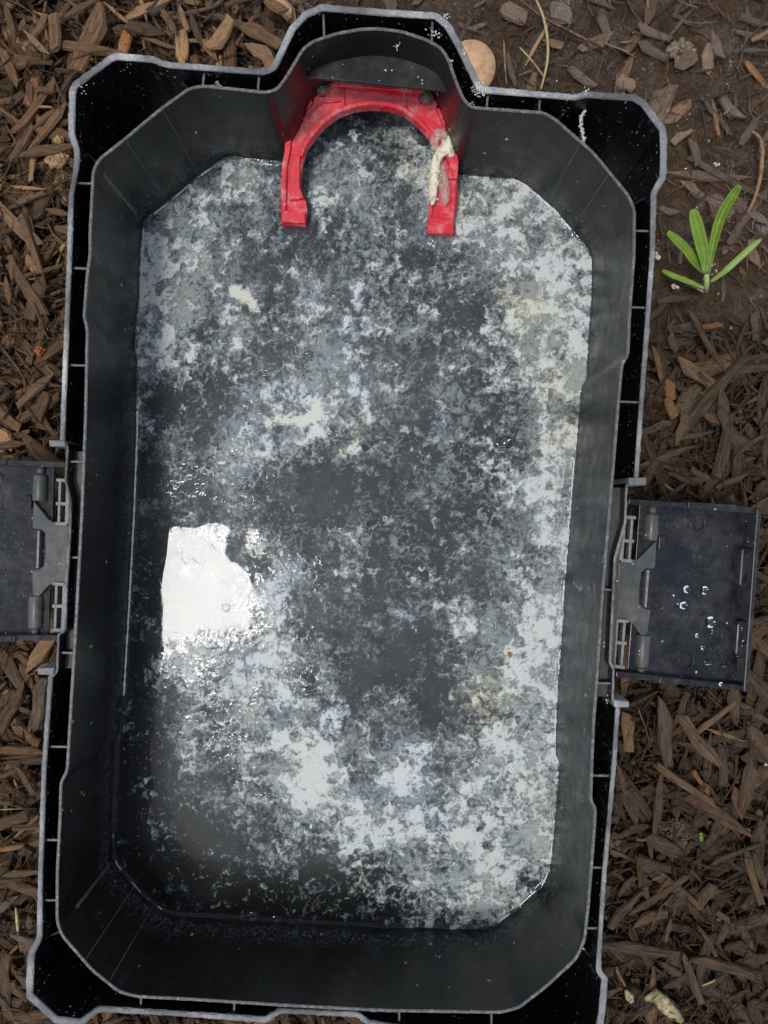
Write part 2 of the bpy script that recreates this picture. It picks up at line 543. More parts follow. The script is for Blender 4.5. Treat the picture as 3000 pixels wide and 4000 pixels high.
def soil():
    t = NT('soil'); c = t.coord()
    n = t.noise(c, 60, 8, 0.7); f = t.noise(c, 420, 6, 0.7)
    wet = t.attr('wet').outputs['Fac']
    dry = t.ramp(n, [(0.3, (0.010, 0.007, 0.005)), (0.6, (0.030, 0.020, 0.013)), (0.8, (0.055, 0.04, 0.028))])
    mud = t.ramp(t.math('ADD', t.math('MULTIPLY', n, 0.6), t.math('MULTIPLY', f, 0.4)),
                 [(0.3, (0.042, 0.025, 0.013)), (0.5, (0.135, 0.082, 0.045)), (0.66, (0.25, 0.162, 0.095))])
    col = t.mix(wet, dry, mud)
    rr = t.math('SUBTRACT', 0.85, t.math('MULTIPLY', wet, t.mapr(n, 0.38, 0.62, 0.76, 0.45)))
    st = t.noise(t.scale(c, (1.0, 0.35, 1.0)), 170, 5, 0.7, 1.2)
    nrm = t.bump(t.math('ADD', t.math('ADD', f, n), t.math('MULTIPLY', st, 1.3)), 1.0, 0.007)
    film = t.noise(c, 80, 2, 0.5, 1.0); patch = t.mapr(t.noise(c, 34, 3), 0.44, 0.58)
    cn = t.bump(film, 1.0, 0.024)
    return t.done(t.pbsdf(col, rr, nrm, Coat_Weight=t.math('MULTIPLY', wet, patch), Coat_Roughness=0.10, Coat_IOR=1.5, Coat_Normal=cn))
M_SOIL = soil()

def simple(name, cols, scale, rough, bumpd=0.001, bs=0.5, **kw):
    t = NT(name); c = t.coord(); n = t.noise(c, scale, 5, 0.65)
    col = t.ramp(n, [(0.32 + 0.36 * i / max(1, len(cols) - 1), q) for i, q in enumerate(cols)])
    return t.done(t.pbsdf(col, rough, t.bump(n, bs, bumpd), **kw))
M_LEAFDRY = simple('dry_leaf', [(0.40, 0.22, 0.11), (0.55, 0.33, 0.18), (0.62, 0.40, 0.24)], 130, 0.55, 0.0006, 0.3)
M_STRAW = simple('straw', [(0.30, 0.20, 0.09), (0.52, 0.42, 0.20)], 300, 0.55)
M_ROOT = simple('root_bark', [(0.16, 0.09, 0.045), (0.34, 0.20, 0.10)], 300, 0.6)
M_TWIG = simple('wet_twig', [(0.05, 0.022, 0.014), (0.12, 0.05, 0.03)], 300, 0.25)
M_CRUMB = simple('sandy_crumb', [(0.22, 0.13, 0.055), (0.42, 0.27, 0.12)], 400, 0.8, 0.002)
M_ORANGE = simple('orange_rotten_wood', [(0.20, 0.09, 0.03), (0.42, 0.22, 0.085)], 220, 0.7, 0.002)
M_RUSSET = simple('russet_crumb', [(0.20, 0.05, 0.015), (0.38, 0.12, 0.03)], 500, 0.7, 0.002)
M_PEBBLE = simple('white_grit', [(0.40, 0.36, 0.29), (0.62, 0.58, 0.5)], 500, 0.7)
M_HUSK = simple('pale_husk', [(0.09, 0.06, 0.025), (0.34, 0.27, 0.13), (0.50, 0.44, 0.27)], 190, 0.5, 0.002)
M_STONE = simple('grey_stone', [(0.05, 0.05, 0.052), (0.11, 0.11, 0.115)], 120, 0.7, 0.002)
M_CLAY = simple('clay', [(0.10, 0.07, 0.045), (0.24, 0.18, 0.12)], 160, 0.35, 0.003, 0.7)
M_GLINT = simple('painted_glint', [(0.55, 0.57, 0.58), (0.78, 0.79, 0.80)], 300, 0.15, 0.0005, 0.3)  # pale colour standing in for sky reflected in the meniscus
def green():
    t = NT('green_blade'); c = t.coord(); n = t.noise(t.scale(c, (1, 1, 1)), 160, 4)
    g = t.attr('along').outputs['Fac']; ac = t.attr('across').outputs['Fac']
    col = t.mix(t.mapr(n, 0.3, 0.7), (0.115, 0.205, 0.012), (0.22, 0.32, 0.035))
    col = t.mix(t.mapr(g, 0.0, 0.22, 0.8, 0.0), col, (0.46, 0.50, 0.22))
    col = t.mix(t.math('MULTIPLY', t.mapr(t.math('SINE', t.math('MULTIPLY', ac, 22.0)), -0.2, 1.0), 0.35), col, (0.07, 0.17, 0.010))
    col = t.mix(t.mapr(t.math('ABSOLUTE', ac), 0.0, 0.10, 0.5, 0.0), col, (0.34, 0.45, 0.12))
    col = t.mix(t.mapr(t.noise(c, 420, 4, 0.7), 0.60, 0.72, 0, 0.6), col, (0.13, 0.12, 0.04))
    return t.done(t.pbsdf(col, 0.42, t.bump(n, 0.3, 0.0008), Subsurface_Weight=0.15, Subsurface_Radius=(0.001, 0.002, 0.0005)))
M_GREEN = green()

# ------------------------------------------------------------------ outlines (traced, then laid on their own planes)
# outer rim: photo x, y, wall thickness (px)
RIMPX = [(259,1000,21),(266,760,21),(287,640,22),(287,588,24),(264,520,26),(268,345,27),(285,318,27),(425,212,28),(452,203,28),(600,216,26),
 (650,238,24),(1030,267,24),(1060,252,26),(1130,100,28),(1185,42,28),(1255,12,28),(1500,34,26),(1708,46,26),(1760,88,28),(1807,170,28),(1885,334,27),
 (2245,366,23),(2287,354,25),(2481,366,27),(2522,389,27),(2605,500,28),(2608,600,27),(2604,694,26),(2567,755,24),(2560,1000,20),(2519,1542,19),
 (2495,1880,18),(2453,1897,9),(2448,2040,9),(2410,2180,12),(2398,2430,12),(2390,2590,12),(2403,2612,9),(2399,2740,9),(2424,2762,18),(2408,3000,18),(2368,3452,18),(2351,3723,18),(2350,3790,22),
 (2377,3823,26),(2366,3960,27),(2352,4040,28),(2230,4130,28),(2120,4120,26),(2060,4060,24),(1560,4030,24),(1434,4010,24),(1394,3976,22),(1100,3962,22),(1040,3998,24),
 (814,3981,22),(560,3965,22),(389,3956,24),(320,4010,26),(212,4000,28),(98,3895,28),(107,3723,27),(140,3665,24),(145,3452,20),(160,3000,20),(186,2640,20),(217,2622,9),
 (223,2475,9),(246,2462,12),(251,2290,12),(264,2098,12),(268,1960,12),(250,1880,9),(258,1745,9),(232,1725,20),(238,1542,20)]
LIPPX = [(354,1000),(354,904),(366,669),(389,624),(488,547),(633,425),(741,348),(796,338),(1040,364),(1085,350),(1121,300),(1184,194),(1221,165),
 (1311,135),(1410,117),(1482,115),(1573,127),(1663,157),(1723,190),(1750,232),(1778,313),(1808,388),(1840,422),(1995,434),(2124,443),(2169,470),(2314,597),
 (2449,760),(2477,820),(2475,1000),(2458,1226),(2451,1389),(2427,1425),(2413,1588),(2391,1859),(2377,2020),(2354,2298),(2332,2633),(2318,2814),(2310,3000),
 (2306,3127),(2325,3156),(2318,3271),(2296,3543),(2282,3669),(2250,3741),(2133,3850),(2024,3934),(1952,3951),(1500,3944),(1085,3922),(750,3900),(542,3890),
 (470,3873),(362,3787),(244,3651),(225,3597),(226,3407),(237,3181),(240,3054),(264,3012),(276,2814),(298,2452),(322,2000),(336,1633),(343,1285),(330,1240),(344,1060)]

def rounded(pts, r):
    """cut every corner with a short curve; keeps extra values (3rd column)"""
    n = len(pts); out = []
    for i in range(n):
        a, b, c = (np.array(pts[(i + k) % n], float) for k in (-1, 0, 1))
        d1 = np.linalg.norm((a - b)[:2]); d2 = np.linalg.norm((c - b)[:2])
        p = b + (a - b) * min(r / d1, 0.4); q = b + (c - b) * min(r / d2, 0.4)
        for t in (0, 0.33, 0.67, 1):
            out.append((1 - t) ** 2 * p + 2 * t * (1 - t) * b + t * t * q)
    return np.array(out)

def resample(pts, step):
    n = len(pts); out = []
    for i in range(n):
        a = pts[i]; b = pts[(i + 1) % n]
        L = np.linalg.norm((b - a)[:2]); k = max(1, int(round(L / step)))
        for j in range(k): out.append(a + (b - a) * j / k)
    return np.array(out)

def to_world(pts, z):
    k = S * (HC - z) / D
    q = np.array(pts, float).copy()
    q[:, 0] = (q[:, 0] - 1500) * k; q[:, 1] = (2000 - q[:, 1]) * k
    if q.shape[1] > 2: q[:, 2] *= k
    return q

def normals_in(pts):
    a = np.roll(pts, 1, 0)[:, :2]; b = np.roll(pts, -1, 0)[:, :2]
    t = b - a; t /= np.maximum(np.linalg.norm(t, axis=1, keepdims=True), 1e-12)
    area = 0.5 * np.sum(pts[:, 0] * np.roll(pts[:, 1], -1) - np.roll(pts[:, 0], -1) * pts[:, 1])
    nn = np.stack([-t[:, 1], t[:, 0]], 1)          # left of travel = inside when counter-clockwise
    return nn if area > 0 else -nn

def smooth_noise(n, amp, k):
    v = rng.normal(0, 1, n)
    ker = np.ones(k) / k
    v = np.convolve(np.concatenate([v[-k:], v, v[:k]]), ker, 'same')[k:-k]
    return v * amp * math.sqrt(k)

def sweep(name, base, prof, mats, parent):
    """prof: list of (offset fn(array i)->array, z, jitter, material of the strip that follows)"""
    n = len(base); nn = normals_in(base); V = []; F = []; mi = []
    for (off, z, jit, m) in prof:
        o = off + (smooth_noise(n, jit, 2) if jit else 0)
        zz = z + (smooth_noise(n, jit * 0.5, 3) if jit else np.zeros(n))
        V += [(base[i, 0] + nn[i, 0] * o[i], base[i, 1] + nn[i, 1] * o[i], zz[i]) for i in range(n)]
    for s_ in range(len(prof) - 1):
        for i in range(n):
            j = (i + 1) % n
            F.append((s_ * n + i, s_ * n + j, (s_ + 1) * n + j, (s_ + 1) * n + i)); mi.append(prof[s_][3])
    o = mk(name, V, F, mats, parent, False, mi)
    recalc(o)
    return o

rim = resample(to_world(rounded(RIMPX, 11), RIM), 0.0016)
lip = resample(to_world(rounded(LIPPX, 22), RIM), 0.0016)
lip_c = to_world(rounded(LIPPX, 22), RIM)
rim_c = to_world(rounded(RIMPX, 11), RIM)
lip_n = normals_in(lip); lip_in = lip[:, :2] + lip_n * 0.0011
lipc_in = lip_c[:, :2] + normals_in(lip_c) * 0.0011

# ------------------------------------------------------------------ ground
def mound(x, y):
    h = 0.006 * fbm(x, y, 9, 4, 301) + 0.004 * fbm(x, y, 40, 3, 311)
    return h
def wetness(x, y):
    # muddy corner beyond the upper right of the box
    d = (x - 0.10) * 0.9 + (y - 0.20) * 1.1 + 0.06 * fbm(x, y, 14, 3, 321)
    w = np.clip(d / 0.10, 0, 1)
    return w * np.clip((y - 0.13 + 0.04 * fbm(x, y, 20, 2, 331)) / 0.05, 0, 1)
def ground_h(x, y):
    w = wetness(x, y)
    return mound(x, y) + w * (0.016 + 0.007 * fbm(x, y, 70, 4, 341) + 0.007 * fbm(x, y, 22, 3, 351))

gx = np.concatenate([[-60, -12, -3, -1.4], np.arange(-0.75, 0.7501, 0.003), [1.4, 3, 12, 60]])
gy = np.concatenate([[-60, -12, -3, -1.5], np.arange(-0.85, 0.8501, 0.003), [1.5, 3, 12, 60]])
GX, GY = np.meshgrid(gx, gy)
GZ = ground_h(np.clip(GX, -1, 1), np.clip(GY, -1, 1))
under = inside(GX, GY, rim_c)
GZ = np.where(under, np.minimum(GZ, -0.004), GZ)
V = np.stack([GX, GY, GZ], -1).reshape(-1, 3)
nxg, nyg = len(gx), len(gy)
ii = (np.arange(nyg - 1)[:, None] * nxg + np.arange(nxg - 1)[None, :]).ravel()
F = np.stack([ii, ii + 1, ii + nxg + 1, ii + nxg], 1)
g = np_mesh('ground', V, F, {'wet': ('FLOAT', wetness(np.clip(GX, -1, 1), np.clip(GY, -1, 1)))}, [M_SOIL])
tag(g, kind='structure')

# ------------------------------------------------------------------ the box
box = empty('toolbox', (0, -0.0, 0))
tag(box, 'open black plastic toolbox with wide double walled rim, filled with murky water', 'toolbox')

th = rim[:, 2]; z0 = np.zeros(len(rim))
sweep('outer_wall', rim, [(z0, 0.0, 0, 0), (z0, RIM - 0.0012, 0.0001, 1), (z0 + 0.0003, RIM - 0.0004, 0.00018, 1), (z0 + 0.0009, RIM, 0.00022, 1), (th - 0.0009, RIM, 0.00022, 1), (th - 0.0003, RIM - 0.0004, 0.00018, 1),
                          (th, RIM - 0.0012, 0, 0), (th, 0.058, 0, 0)], [M_CH, M_WORN], box)
zl = np.zeros(len(lip))
sweep('inner_wall', lip, [(zl - 0.0011, 0.058, 0, 0), (zl - 0.0011, RIM + 0.0008, 0, 1), (zl - 0.0007, RIM + 0.0013, 0.00012, 1),
                          (zl + 0.0007, RIM + 0.0013, 0.00012, 1), (zl + 0.0011, RIM + 0.0008, 0, 2), (zl + 0.0011, 0.018, 0, 2)],
      [M_CH, M_LIP, M_WALL], box)
# floor of the channel between the walls
ring_o = rim_c[:, :2] + normals_in(rim_c) * 0.001
ring_i = lip_c[:, :2]
tri = tessellate_polygon([[Vector((a[0], a[1], 0)) for a in ring_o], [Vector((a[0], a[1], 0)) for a in ring_i]])
allp = [(a[0], a[1], 0.060) for a in ring_o] + [(a[0], a[1], 0.060) for a in ring_i]
recalc(mk('channel_floor', allp, tri, M_CH, box))
mb = MB(); mb.prism([Vector((a[0], a[1])) for a in (lip_c[:, :2])], 0.016, 0.020)
mb.build('floor', M_PL, box)

# ribs bridging the channel
RIBS = [((798,272),(790,345)),((1012,285),(1006,362)),((1262,35),(1266,142)),((1690,70),(1686,172)),((1908,355),(1900,428)),((2110,365),(2106,442)),
 ((290,714),(368,716)),((275,1046),(346,1048)),((258,1425),(342,1428)),((268,1803),(330,1804)),((262,2178),(318,2178)),((236,2550),(296,2552)),((172,2917),(272,2919)),((158,3282),(234,3283)),((150,3518),(230,3519)),
 ((2552,902),(2474,900)),((2536,1202),(2456,1199)),((2510,1572),(2412,1568)),((2396,2307),(2352,2300)),((2396,2670),(2326,2669)),((2396,3032),(2308,3030)),((2366,3391),(2304,3390)),((2350,3628),(2286,3627)),
 ((550,3888),(548,3958)),((915,3908),(912,3980)),((1145,3924),(1144,3962)),((1335,3934),(1334,3966)),((1560,3946),(1558,4022)),((1920,3948),(1920,4040))]
for (a, b) in RIBS:
    mb = MB(); mb.ribbon([P(*a, 0.156), P(*b, 0.156)], 0.0014, 0.061, 0.1555)
    o = mb.build('rib', [M_CH, M_LIP], box)
    for p in o.data.polygons:
        if p.normal.z > 0.9: p.material_index = 1
GUS = [((640,240),(742,350)),((300,560),(384,640)),((2262,372),(2168,476)),((2566,745),(2462,800)),((130,3690),(246,3640)),((2370,3815),(2270,3700)),((390,3952),(468,3872))]
for (a, b) in GUS:
    mb = MB(); mb.ribbon([P(*a, 0.145), P(*b, 0.145)], 0.0012, 0.061, 0.142)
    mb.build('gusset', M_CH, box)
# dusty ledges behind the latches
for q in ([(264,1764),(331,1764),(324,1900),(296,2440),(284,2610),(228,2610),(262,2440),(280,1960)],
          [(2446,1905),(2388,1905),(2336,2720),(2394,2720),(2400,2600),(2408,2440),(2420,2180),(2440,2050)]):
    mb = MB(); mb.prism([P(x, y, 0.148) for x, y in q], 0.062, 0.148)
    mb.build('ledge', M_DUST, box)
# tabs at the ends of each latch bay
for q in ([(194,1718),(258,1722),(260,1746),(197,1744)], [(151,2609),(216,2606),(214,2635),(152,2634)],
          [(2452,1866),(2522,1865),(2521,1896),(2454,1898)], [(2394,2732),(2455,2737),(2454,2761),(2396,2760)]):
    mb = MB(); mb.prism([P(x, y, RIM) for x, y in q], 0.120, RIM + 0.0022)
    mb.build('tab', M_WORN, box, bev=0.0008)
# moulded vertical seams on the inner walls
def seam(px, py, w=0.0007):
    p = P(px, py, RIM); d = np.hypot(lip_in[:, 0] - p.x, lip_in[:, 1] - p.y); i = int(np.argmin(d))
    t = Vector((lip_n[i, 1], -lip_n[i, 0])); c = Vector(lip_in[i]); nn = Vector(lip_n[i])
    mb = MB(); mb.prism([c - t * w / 2 - nn * 0.0003, c + t * w / 2 - nn * 0.0003, c + t * w / 2 + nn * 0.0005, c - t * w / 2 + nn * 0.0005], 0.022, RIM - 0.001)
    mb.build('mould_seam', M_ARM, box)
for s_ in ((488,547),(633,425),(2270,555),(2380,680),(330,3755),(420,3835)): seam(*s_)
def scuff_and_glint(px, py, w, zlo, zhi):  # pale corner strips: wear, plus the light these edges catch, in their colour
    p = P(px, py, RIM); d = np.hypot(lip_in[:, 0] - p.x, lip_in[:, 1] - p.y); i = int(np.argmin(d)); n = len(lip_in)
    k = int(w / 0.0016 / 2); ids = [(i + j) % n for j in range(-k, k + 1)]
    V = []; F = []; rows = 24
    for r in range(rows + 1):
        z = zlo + (zhi - zlo) * r / rows; s0 = random.uniform(0.5, 1.0)
        for j, q in enumerate(ids):
            c = Vector(lip_in[i]) + (Vector(lip_in[q]) - Vector(lip_in[i])) * s0 + Vector(lip_n[q]) * 0.0003
            V.append((c.x, c.y, z))
    m = len(ids)
    for r in range(rows):
        for j in range(m - 1): F.append((r * m + j, r * m + j + 1, (r + 1) * m + j + 1, (r + 1) * m + j))
    recalc(mk('scuffed_lit_corner', V, F, M_ARM, box))
scuff_and_glint(372, 655, 0.006, 0.075, 0.150)
scuff_and_glint(232, 3620, 0.004, 0.064, 0.135)
# shelf under the bump
sel = [i for i in range(len(lip_in)) if lip_in[i, 1] > P(0, 352, RIM).y and P(1195, 0, RIM).x - 0.02 < lip_in[i, 0] < P(1780, 0, RIM).x]
back = [Vector(lip_in[i]) - Vector(lip_n[i]) * 0.0004 for i in sel if lip_in[i, 1] > P(0, 315, RIM).y]
SH = 0.131
fl, fr_ = P(1196, 300, SH), P(1742, 353, SH)
back = [p for p in back if p.y > fl.y + (fr_.y - fl.y) * (p.x - fl.x) / (fr_.x - fl.x)]
back.sort(key=lambda p: p.x)
mb = MB(); mb.prism([fl] + back + [fr_], SH - 0.003, SH)
mb.build('shelf', M_SHELF, box, bev=0.0006)

# ------------------------------------------------------------------ red bracket
def Zc(x, y):  # crop pixels of the zoom to photo pixels
    return (1000 + x * 0.6028, y * 0.6028)
def bz(py):    # the bracket slopes from the shelf down to the water
    t = (py - 320) / (900 - 320)
    return 0.104 - t * 0.040
def BP(x, y, dz=0.0):
    px, py = Zc(x, y); z = bz(py) + dz
    return P(px, py, z)
def tilt(dz):
    def f(p):
        # solve plane height for a world point: y = (2000-py)*k(z)
        z = 0.085
        for _ in range(8):
            py = 2000 - p[1] / (S * (HC - z) / D); z = bz(py)
        return z + dz
    return f
BO = [(365,520),(760,552),(1180,585),(1182,640),(1172,700),(1206,765),(1240,830),(1292,930),(1312,1000),(1308,1290),(1290,1420),(1274,1518),(1110,1508),(1114,1420),(1124,1330),(1138,1200),
      (1170,1060),(1186,985),(1140,900),(1060,800),(960,718),(860,686),(740,677),(640,690),(540,725),(440,800),(380,870),(330,940),(300,1040),(288,1130),(285,1220),(322,1295),(330,1340),(320,1452),
      (160,1442),(156,1250),(165,1060),(182,1000),(190,850),(225,828),(262,760),(300,700),(370,635),(362,570)]
brk = MB(); brk.prism([BP(x, y) for x, y in BO][::-1], tilt(-0.010), tilt(-0.004))
bracket = brk.build('bracket', M_RED, box, bev=0.0007)
bracket['label'] = 'red plastic cradle bracket with two arms reaching over the water'
def rail(pts, w, h=0.0, lo=-0.0045, name='bracket_rib'):
    mb = MB(); mb.ribbon([BP(x, y) for x, y in pts], [q * S * 0.6028 * 1.1 for q in w] if isinstance(w, list) else w * S * 0.6028 * 1.1, tilt(lo), tilt(h))
    return mb.build(name, M_RED, bracket, bev=0.0006)
rail([(375,532),(760,566),(1172,600)], 22, 0.001)
rail([(1160,890),(1062,786),(958,702),(860,672),(740,664),(636,678),(530,714),(432,788),(366,862),(316,938),(288,1010)], 26, 0.0)
rail([(364,650),(312,708),(272,768),(238,832)], 24, 0.0)
rail([(208,845),(205,950),(198,1005),(186,1060),(178,1250),(178,1430)], [36,40,36,36,36,30], 0.0)
rail([(262,1000),(252,1120),(250,1210),(262,1290)], [50,62,66,96], 0.0)
rail([(168,1400),(318,1408)], 74, 0.0)
rail([(1178,700),(1210,770),(1246,842),(1280,910)], 22, 0.0)
rail([(1262,985),(1282,1060),(1274,1160)], [90,64,64], 0.001)
rail([(1284,1165),(1282,1300),(1268,1430)], 30, 0.0)
rail([(1116,1462),(1282,1470)], 96, 0.001)
rail([(1140,1260),(1130,1360),(1124,1430)], 26, -0.001)
for x in (560, 962):
    rail([(x, 560), (x + 8, 690)], 18, -0.0005)
rail([(300,770),(430,650),(545,640)], 12, -0.002)
rail([(985,700),(1090,790),(1150,860)], 12, -0.002)
for i, (x, y, r, lab) in enumerate(((430,572,46,'screw crusted with tan dirt'),(1105,628,46,'grey slimy screw'))):
    mb = MB(); c = BP(x, y, -0.004); R_ = r * S * 0.6028 * 1.12
    mb.dome(c, R_ * 1.25, R_ * 1.25, 0.004, 0, 20, 3)
    mb.build('boss', M_RED, bracket, True)
    mb = MB(); c = BP(x, y, -0.0005)
    mb.dome(c, R_, R_ * 0.92, 0.0034, 0.3, 18, 5, 0.06)
    mb.box((c.x, c.y, c.z + 0.003), R_ * 1.1, R_ * 0.22, 0.0009, 0.6)
    mb.box((c.x, c.y, c.z + 0.003), R_ * 1.1, R_ * 0.22, 0.0010, 0.6 + math.pi / 2)
    o = mb.build('screw', M_RUST, bracket, True); o['label'] = lab
    if i == 0:
        mb = MB()
        for k in range(26):
            a = random.uniform(0, 6.28); q = random.uniform(0.4, 1.5) * R_
            mb.dome((c.x + q * math.cos(a), c.y + q * math.sin(a), c.z + 0.001), 0.0011, 0.0009, 0.0018, a, 6, 2, 0.3)
        mb.build('screw_dirt', M_CRUMB, bracket, True)['kind'] = 'stuff'

# slimy strand on the right arm
mb = MB()
st = [(1292,772,6),(1283,830,14),(1270,880,26),(1258,930,44),(1240,965,52),(1205,985,46),(1178,1015,34),(1162,1070,36),(1154,1130,42),(1148,1190,38),(1146,1250,34),(1146,1300,24),(1142,1335,10)]
mb.tube([BP(x, y, 0.0025 if i else 0.010) for i, (x, y, r) in enumerate(st)], [r * S * 0.6028 * 0.95 for _, _, r in st], 12, 0.34, 0.45)
for i in range(70):
    k = random.randrange(2, len(st) - 1); x, y, r = st[k]; f = random.random(); x2, y2, r2 = st[k - 1]
    x, y, r = x + (x2 - x) * f, y + (y2 - y) * f, r + (r2 - r) * f
    mb.dome(BP(x + random.gauss(0, r * 0.5), y + random.gauss(0, 10), 0.0008), r * S * random.uniform(0.12, 0.34), r * S * random.uniform(0.12, 0.5), random.uniform(0.002, 0.005), random.random() * 3, 8, 3, 0.35)
for x, y, r in ((1290,945,34),(1222,935,34),(1262,1000,30),(1180,1120,26),(1170,1200,22),(1130,1180,18),(1135,1290,20),(1310,930,22)):
    mb.dome(BP(x, y, 0.0005), r * S * 0.62, r * S * 0.55, 0.0040, random.random(), 10, 4, 0.3)
o = mb.build('slime_strand', M_GOO, None, True)
sb = o.modifiers.new('sub', 'SUBSURF'); sb.levels = 1; sb.render_levels = 1
tag(o, 'cream slimy strand draped over the right arm of the red bracket', 'slime')
mb = MB()
for pts in ([(1245,935,14),(1225,870,26),(1180,862,30),(1152,905,28),(1158,955,24),(1190,965,16)],
            [(1175,1010,20),(1205,1120,30),(1222,1220,34),(1230,1290,24),(1225,1330,8)],
            [(1290,930,30),(1330,925,34),(1362,915,22),(1345,890,8)]):
    mb.tube([BP(x, y, 0.0005) for x, y, r in pts], [r * S * 0.6028 * 1.4 for *_, r in pts], 10, 0.25, 0.25)
o = mb.build('clear_slime', M_GOO2, None, True)
tag(o, 'translucent jelly like slime clinging round the bracket arm beside the cream strand', 'slime')

# ------------------------------------------------------------------ latches
def make_latch(cx, cy, ang, side, label):
    c, s_ = math.cos(ang), math.sin(ang)
    def M(u, v, z):
        if side > 0: dx, dy = u * c - v * s_, u * s_ + v * c
        else: dx, dy = -u * c - v * s_, -u * s_ + v * c
        return P(cx + dx, cy + dy, z - u * S * 1.07 * 0.17)
    Z = 0.124
    h0 = P(cx, cy, Z); ox, oy = (c, -s_) if side > 0 else (-c, s_)
    def zf(b): return lambda p: Z + b - 0.17 * ((p[0] - h0.x) * ox + (p[1] - h0.y) * oy)
    mb = MB(); mb.prism([M(62,-345,Z), M(536,-356,Z), M(534,356,Z), M(62,328,Z)], zf(-0.0025), zf(0))
    tray = mb.build('latch', M_LATCH, box, bev=0.0005); tray['label'] = label
    def part(name, mat, pts, a, b, bev=0.0006, zz=Z):
        m = MB(); m.prism([M(u, v, zz + b) for u, v in pts], zf(a), zf(b))
        return m.build(name, mat, tray, bev=bev)
    # side walls of the latch, stepped along their length
    for sg, v0, v1, a_, b_ in ((-1, -350, -356, 250, 440), (1, 328, 354, 190, 262)):
        part('side_wall', M_LATCH, [(18, v0 + (-10 if sg < 0 else 10)), (530, v1 + (-6 if sg < 0 else 4)), (530, v1 + (18 if sg < 0 else -18)), (18, v0 + (12 if sg < 0 else -12))], -0.002, 0.010)
        part('raised_lip', M_LATCH, [(a_, v0 + sg * 12 + (v1 - v0) * a_ / 530), (b_, v0 + sg * 12 + (v1 - v0) * b_ / 530), (b_, v0 - sg * 12 + (v1 - v0) * b_ / 530), (a_, v0 - sg * 12 + (v1 - v0) * a_ / 530)], 0.0095, 0.0113, 0.0005)
    part('end_wall', M_LATCH, [(520, -362), (541, -362), (541, 362), (520, 362)], -0.003, 0.013, 0.0012)
    part('end_pad', M_LATCH, [(474, -200), (521, -205), (521, -42), (490, -42), (474, -52)], -0.001, 0.0065, 0.0015)
    part('end_pad', M_LATCH, [(478, 95), (490, 82), (521, 82), (521, 232), (492, 228), (478, 215)], -0.001, 0.0065, 0.0015)
    # hinge arm
    arm = [(4,-112),(72,-128),(140,-206),(140,-96),(106,-92),(90,-78),(86,-20),(90,46),(104,60),(136,70),(130,163),(112,178),(66,122),(4,116)]
    part('hinge_arm', M_ARM, arm, -0.001, 0.0035, 0.0009)
    part('hinge_rim', M_ARM, [(-2,-112),(10,-114),(10,116),(-2,116)], -0.004, 0.006, 0.0008)
    part('spring_plate', M_CLIP, [(110,-88),(119,-88),(119,58),(110,58)], -0.001, 0.0052, 0.0003)
    part('stop', M_LATCH, [(148,-222),(172,-226),(172,-176),(148,-172)], -0.001, 0.004)
    for v0, v1 in ((-306, -204), (166, 292)):
        m = MB(); r = 28 * S * 1.07
        m.tube([M(113, v0, Z + 0.001), M(113, v1, Z + 0.001)], r, 18)
        m.build('hinge_barrel', M_ARM, tray, True, 0.0008)
        m = MB(); e = v0 if v0 < 0 else v1
        m.tube([M(113, e, Z + 0.001), M(113, e + (-34 if v0 < 0 else 30), Z + 0.001)], r * 0.55, 12)
        m.build('hinge_pin', M_ARM, tray, True)
    # ladder shaped clips at the hinge line
    for sgn in (-1, 1):
        m = MB(); vv = (-288, -196, -118) if sgn < 0 else (118, 204, 298)
        ra = [M(6, vv[0], Z + 0.008), M(6, vv[2], Z + 0.008)]; m.ribbon(ra, 0.0030, zf(-0.004), zf(0.008))
        rb = [M(38, vv[0], Z + 0.006), M(38, vv[2], Z + 0.006)]; m.ribbon(rb, 0.0022, zf(-0.002), zf(0.0058))
        for k, v in enumerate(vv):
            m.ribbon([M(5, v, Z + 0.007), M(52, v, Z + 0.007)], 0.0026, zf(-0.002), zf(0.0072 - 0.0003 * k))
        m.build('clip', M_CLIP, tray, bev=0.0007)
    for u, v in ((293, -284), (287, 256)):
        m = MB(); m.torus(M(u, v, Z + 0.0001), 30 * S * 1.07, 0.0007)
        m.build('ring_boss', M_LATCH, tray, True)
    for u in (330, 395):
        part('moulded_line', M_LATCH, [(u, -130), (u + 4, -130), (u + 4, 210), (u, 210)], -0.0002, 0.0004, 0)
    return M, Z
LM, LZ = make_latch(2412, 2306, 0.073, 1, 'latch folded out to the right, beaded with water drops')
make_latch(262, 2165, 0.035, -1, 'latch folded out to the left, cut off by the picture edge')

# water drops on the right latch (zoom pixels, radii)
DR = [(1050,1395,50,50),(1000,1118,40,37),(848,1112,30,34),(818,1250,37,34),(1065,1478,20,18),(985,1615,23,20),(1320,1575,26,27),(1150,1512,11,11),(940,1508,26,18),(1030,1745,58,20),(1165,1768,34,16),(1142,1930,20,18),(1316,1455,17,16)]
nmz = ['large round water drop in the middle of the right latch, low down', 'round water drop on the right latch, right one of the upper pair', 'water drop over the pale scratch on the right latch, left one of the upper pair',
       'water drop below the upper pair on the right latch', 'small water drop just under the largest drop on the right latch', 'small water drop above the lower ring of the right latch', 'water drop on the lower pad at the outer end of the right latch',
       'tiny water drop right of and below the largest drop on the right latch', 'irregular water drop left of and below the largest drop on the right latch', 'long flat water drop beside the lower ring of the right latch',
       'thin stretched water drop at the lower right corner of the right latch floor', 'water drop on the lower side wall of the right latch', 'small water drop at the top of the lower outer pad of the right latch']
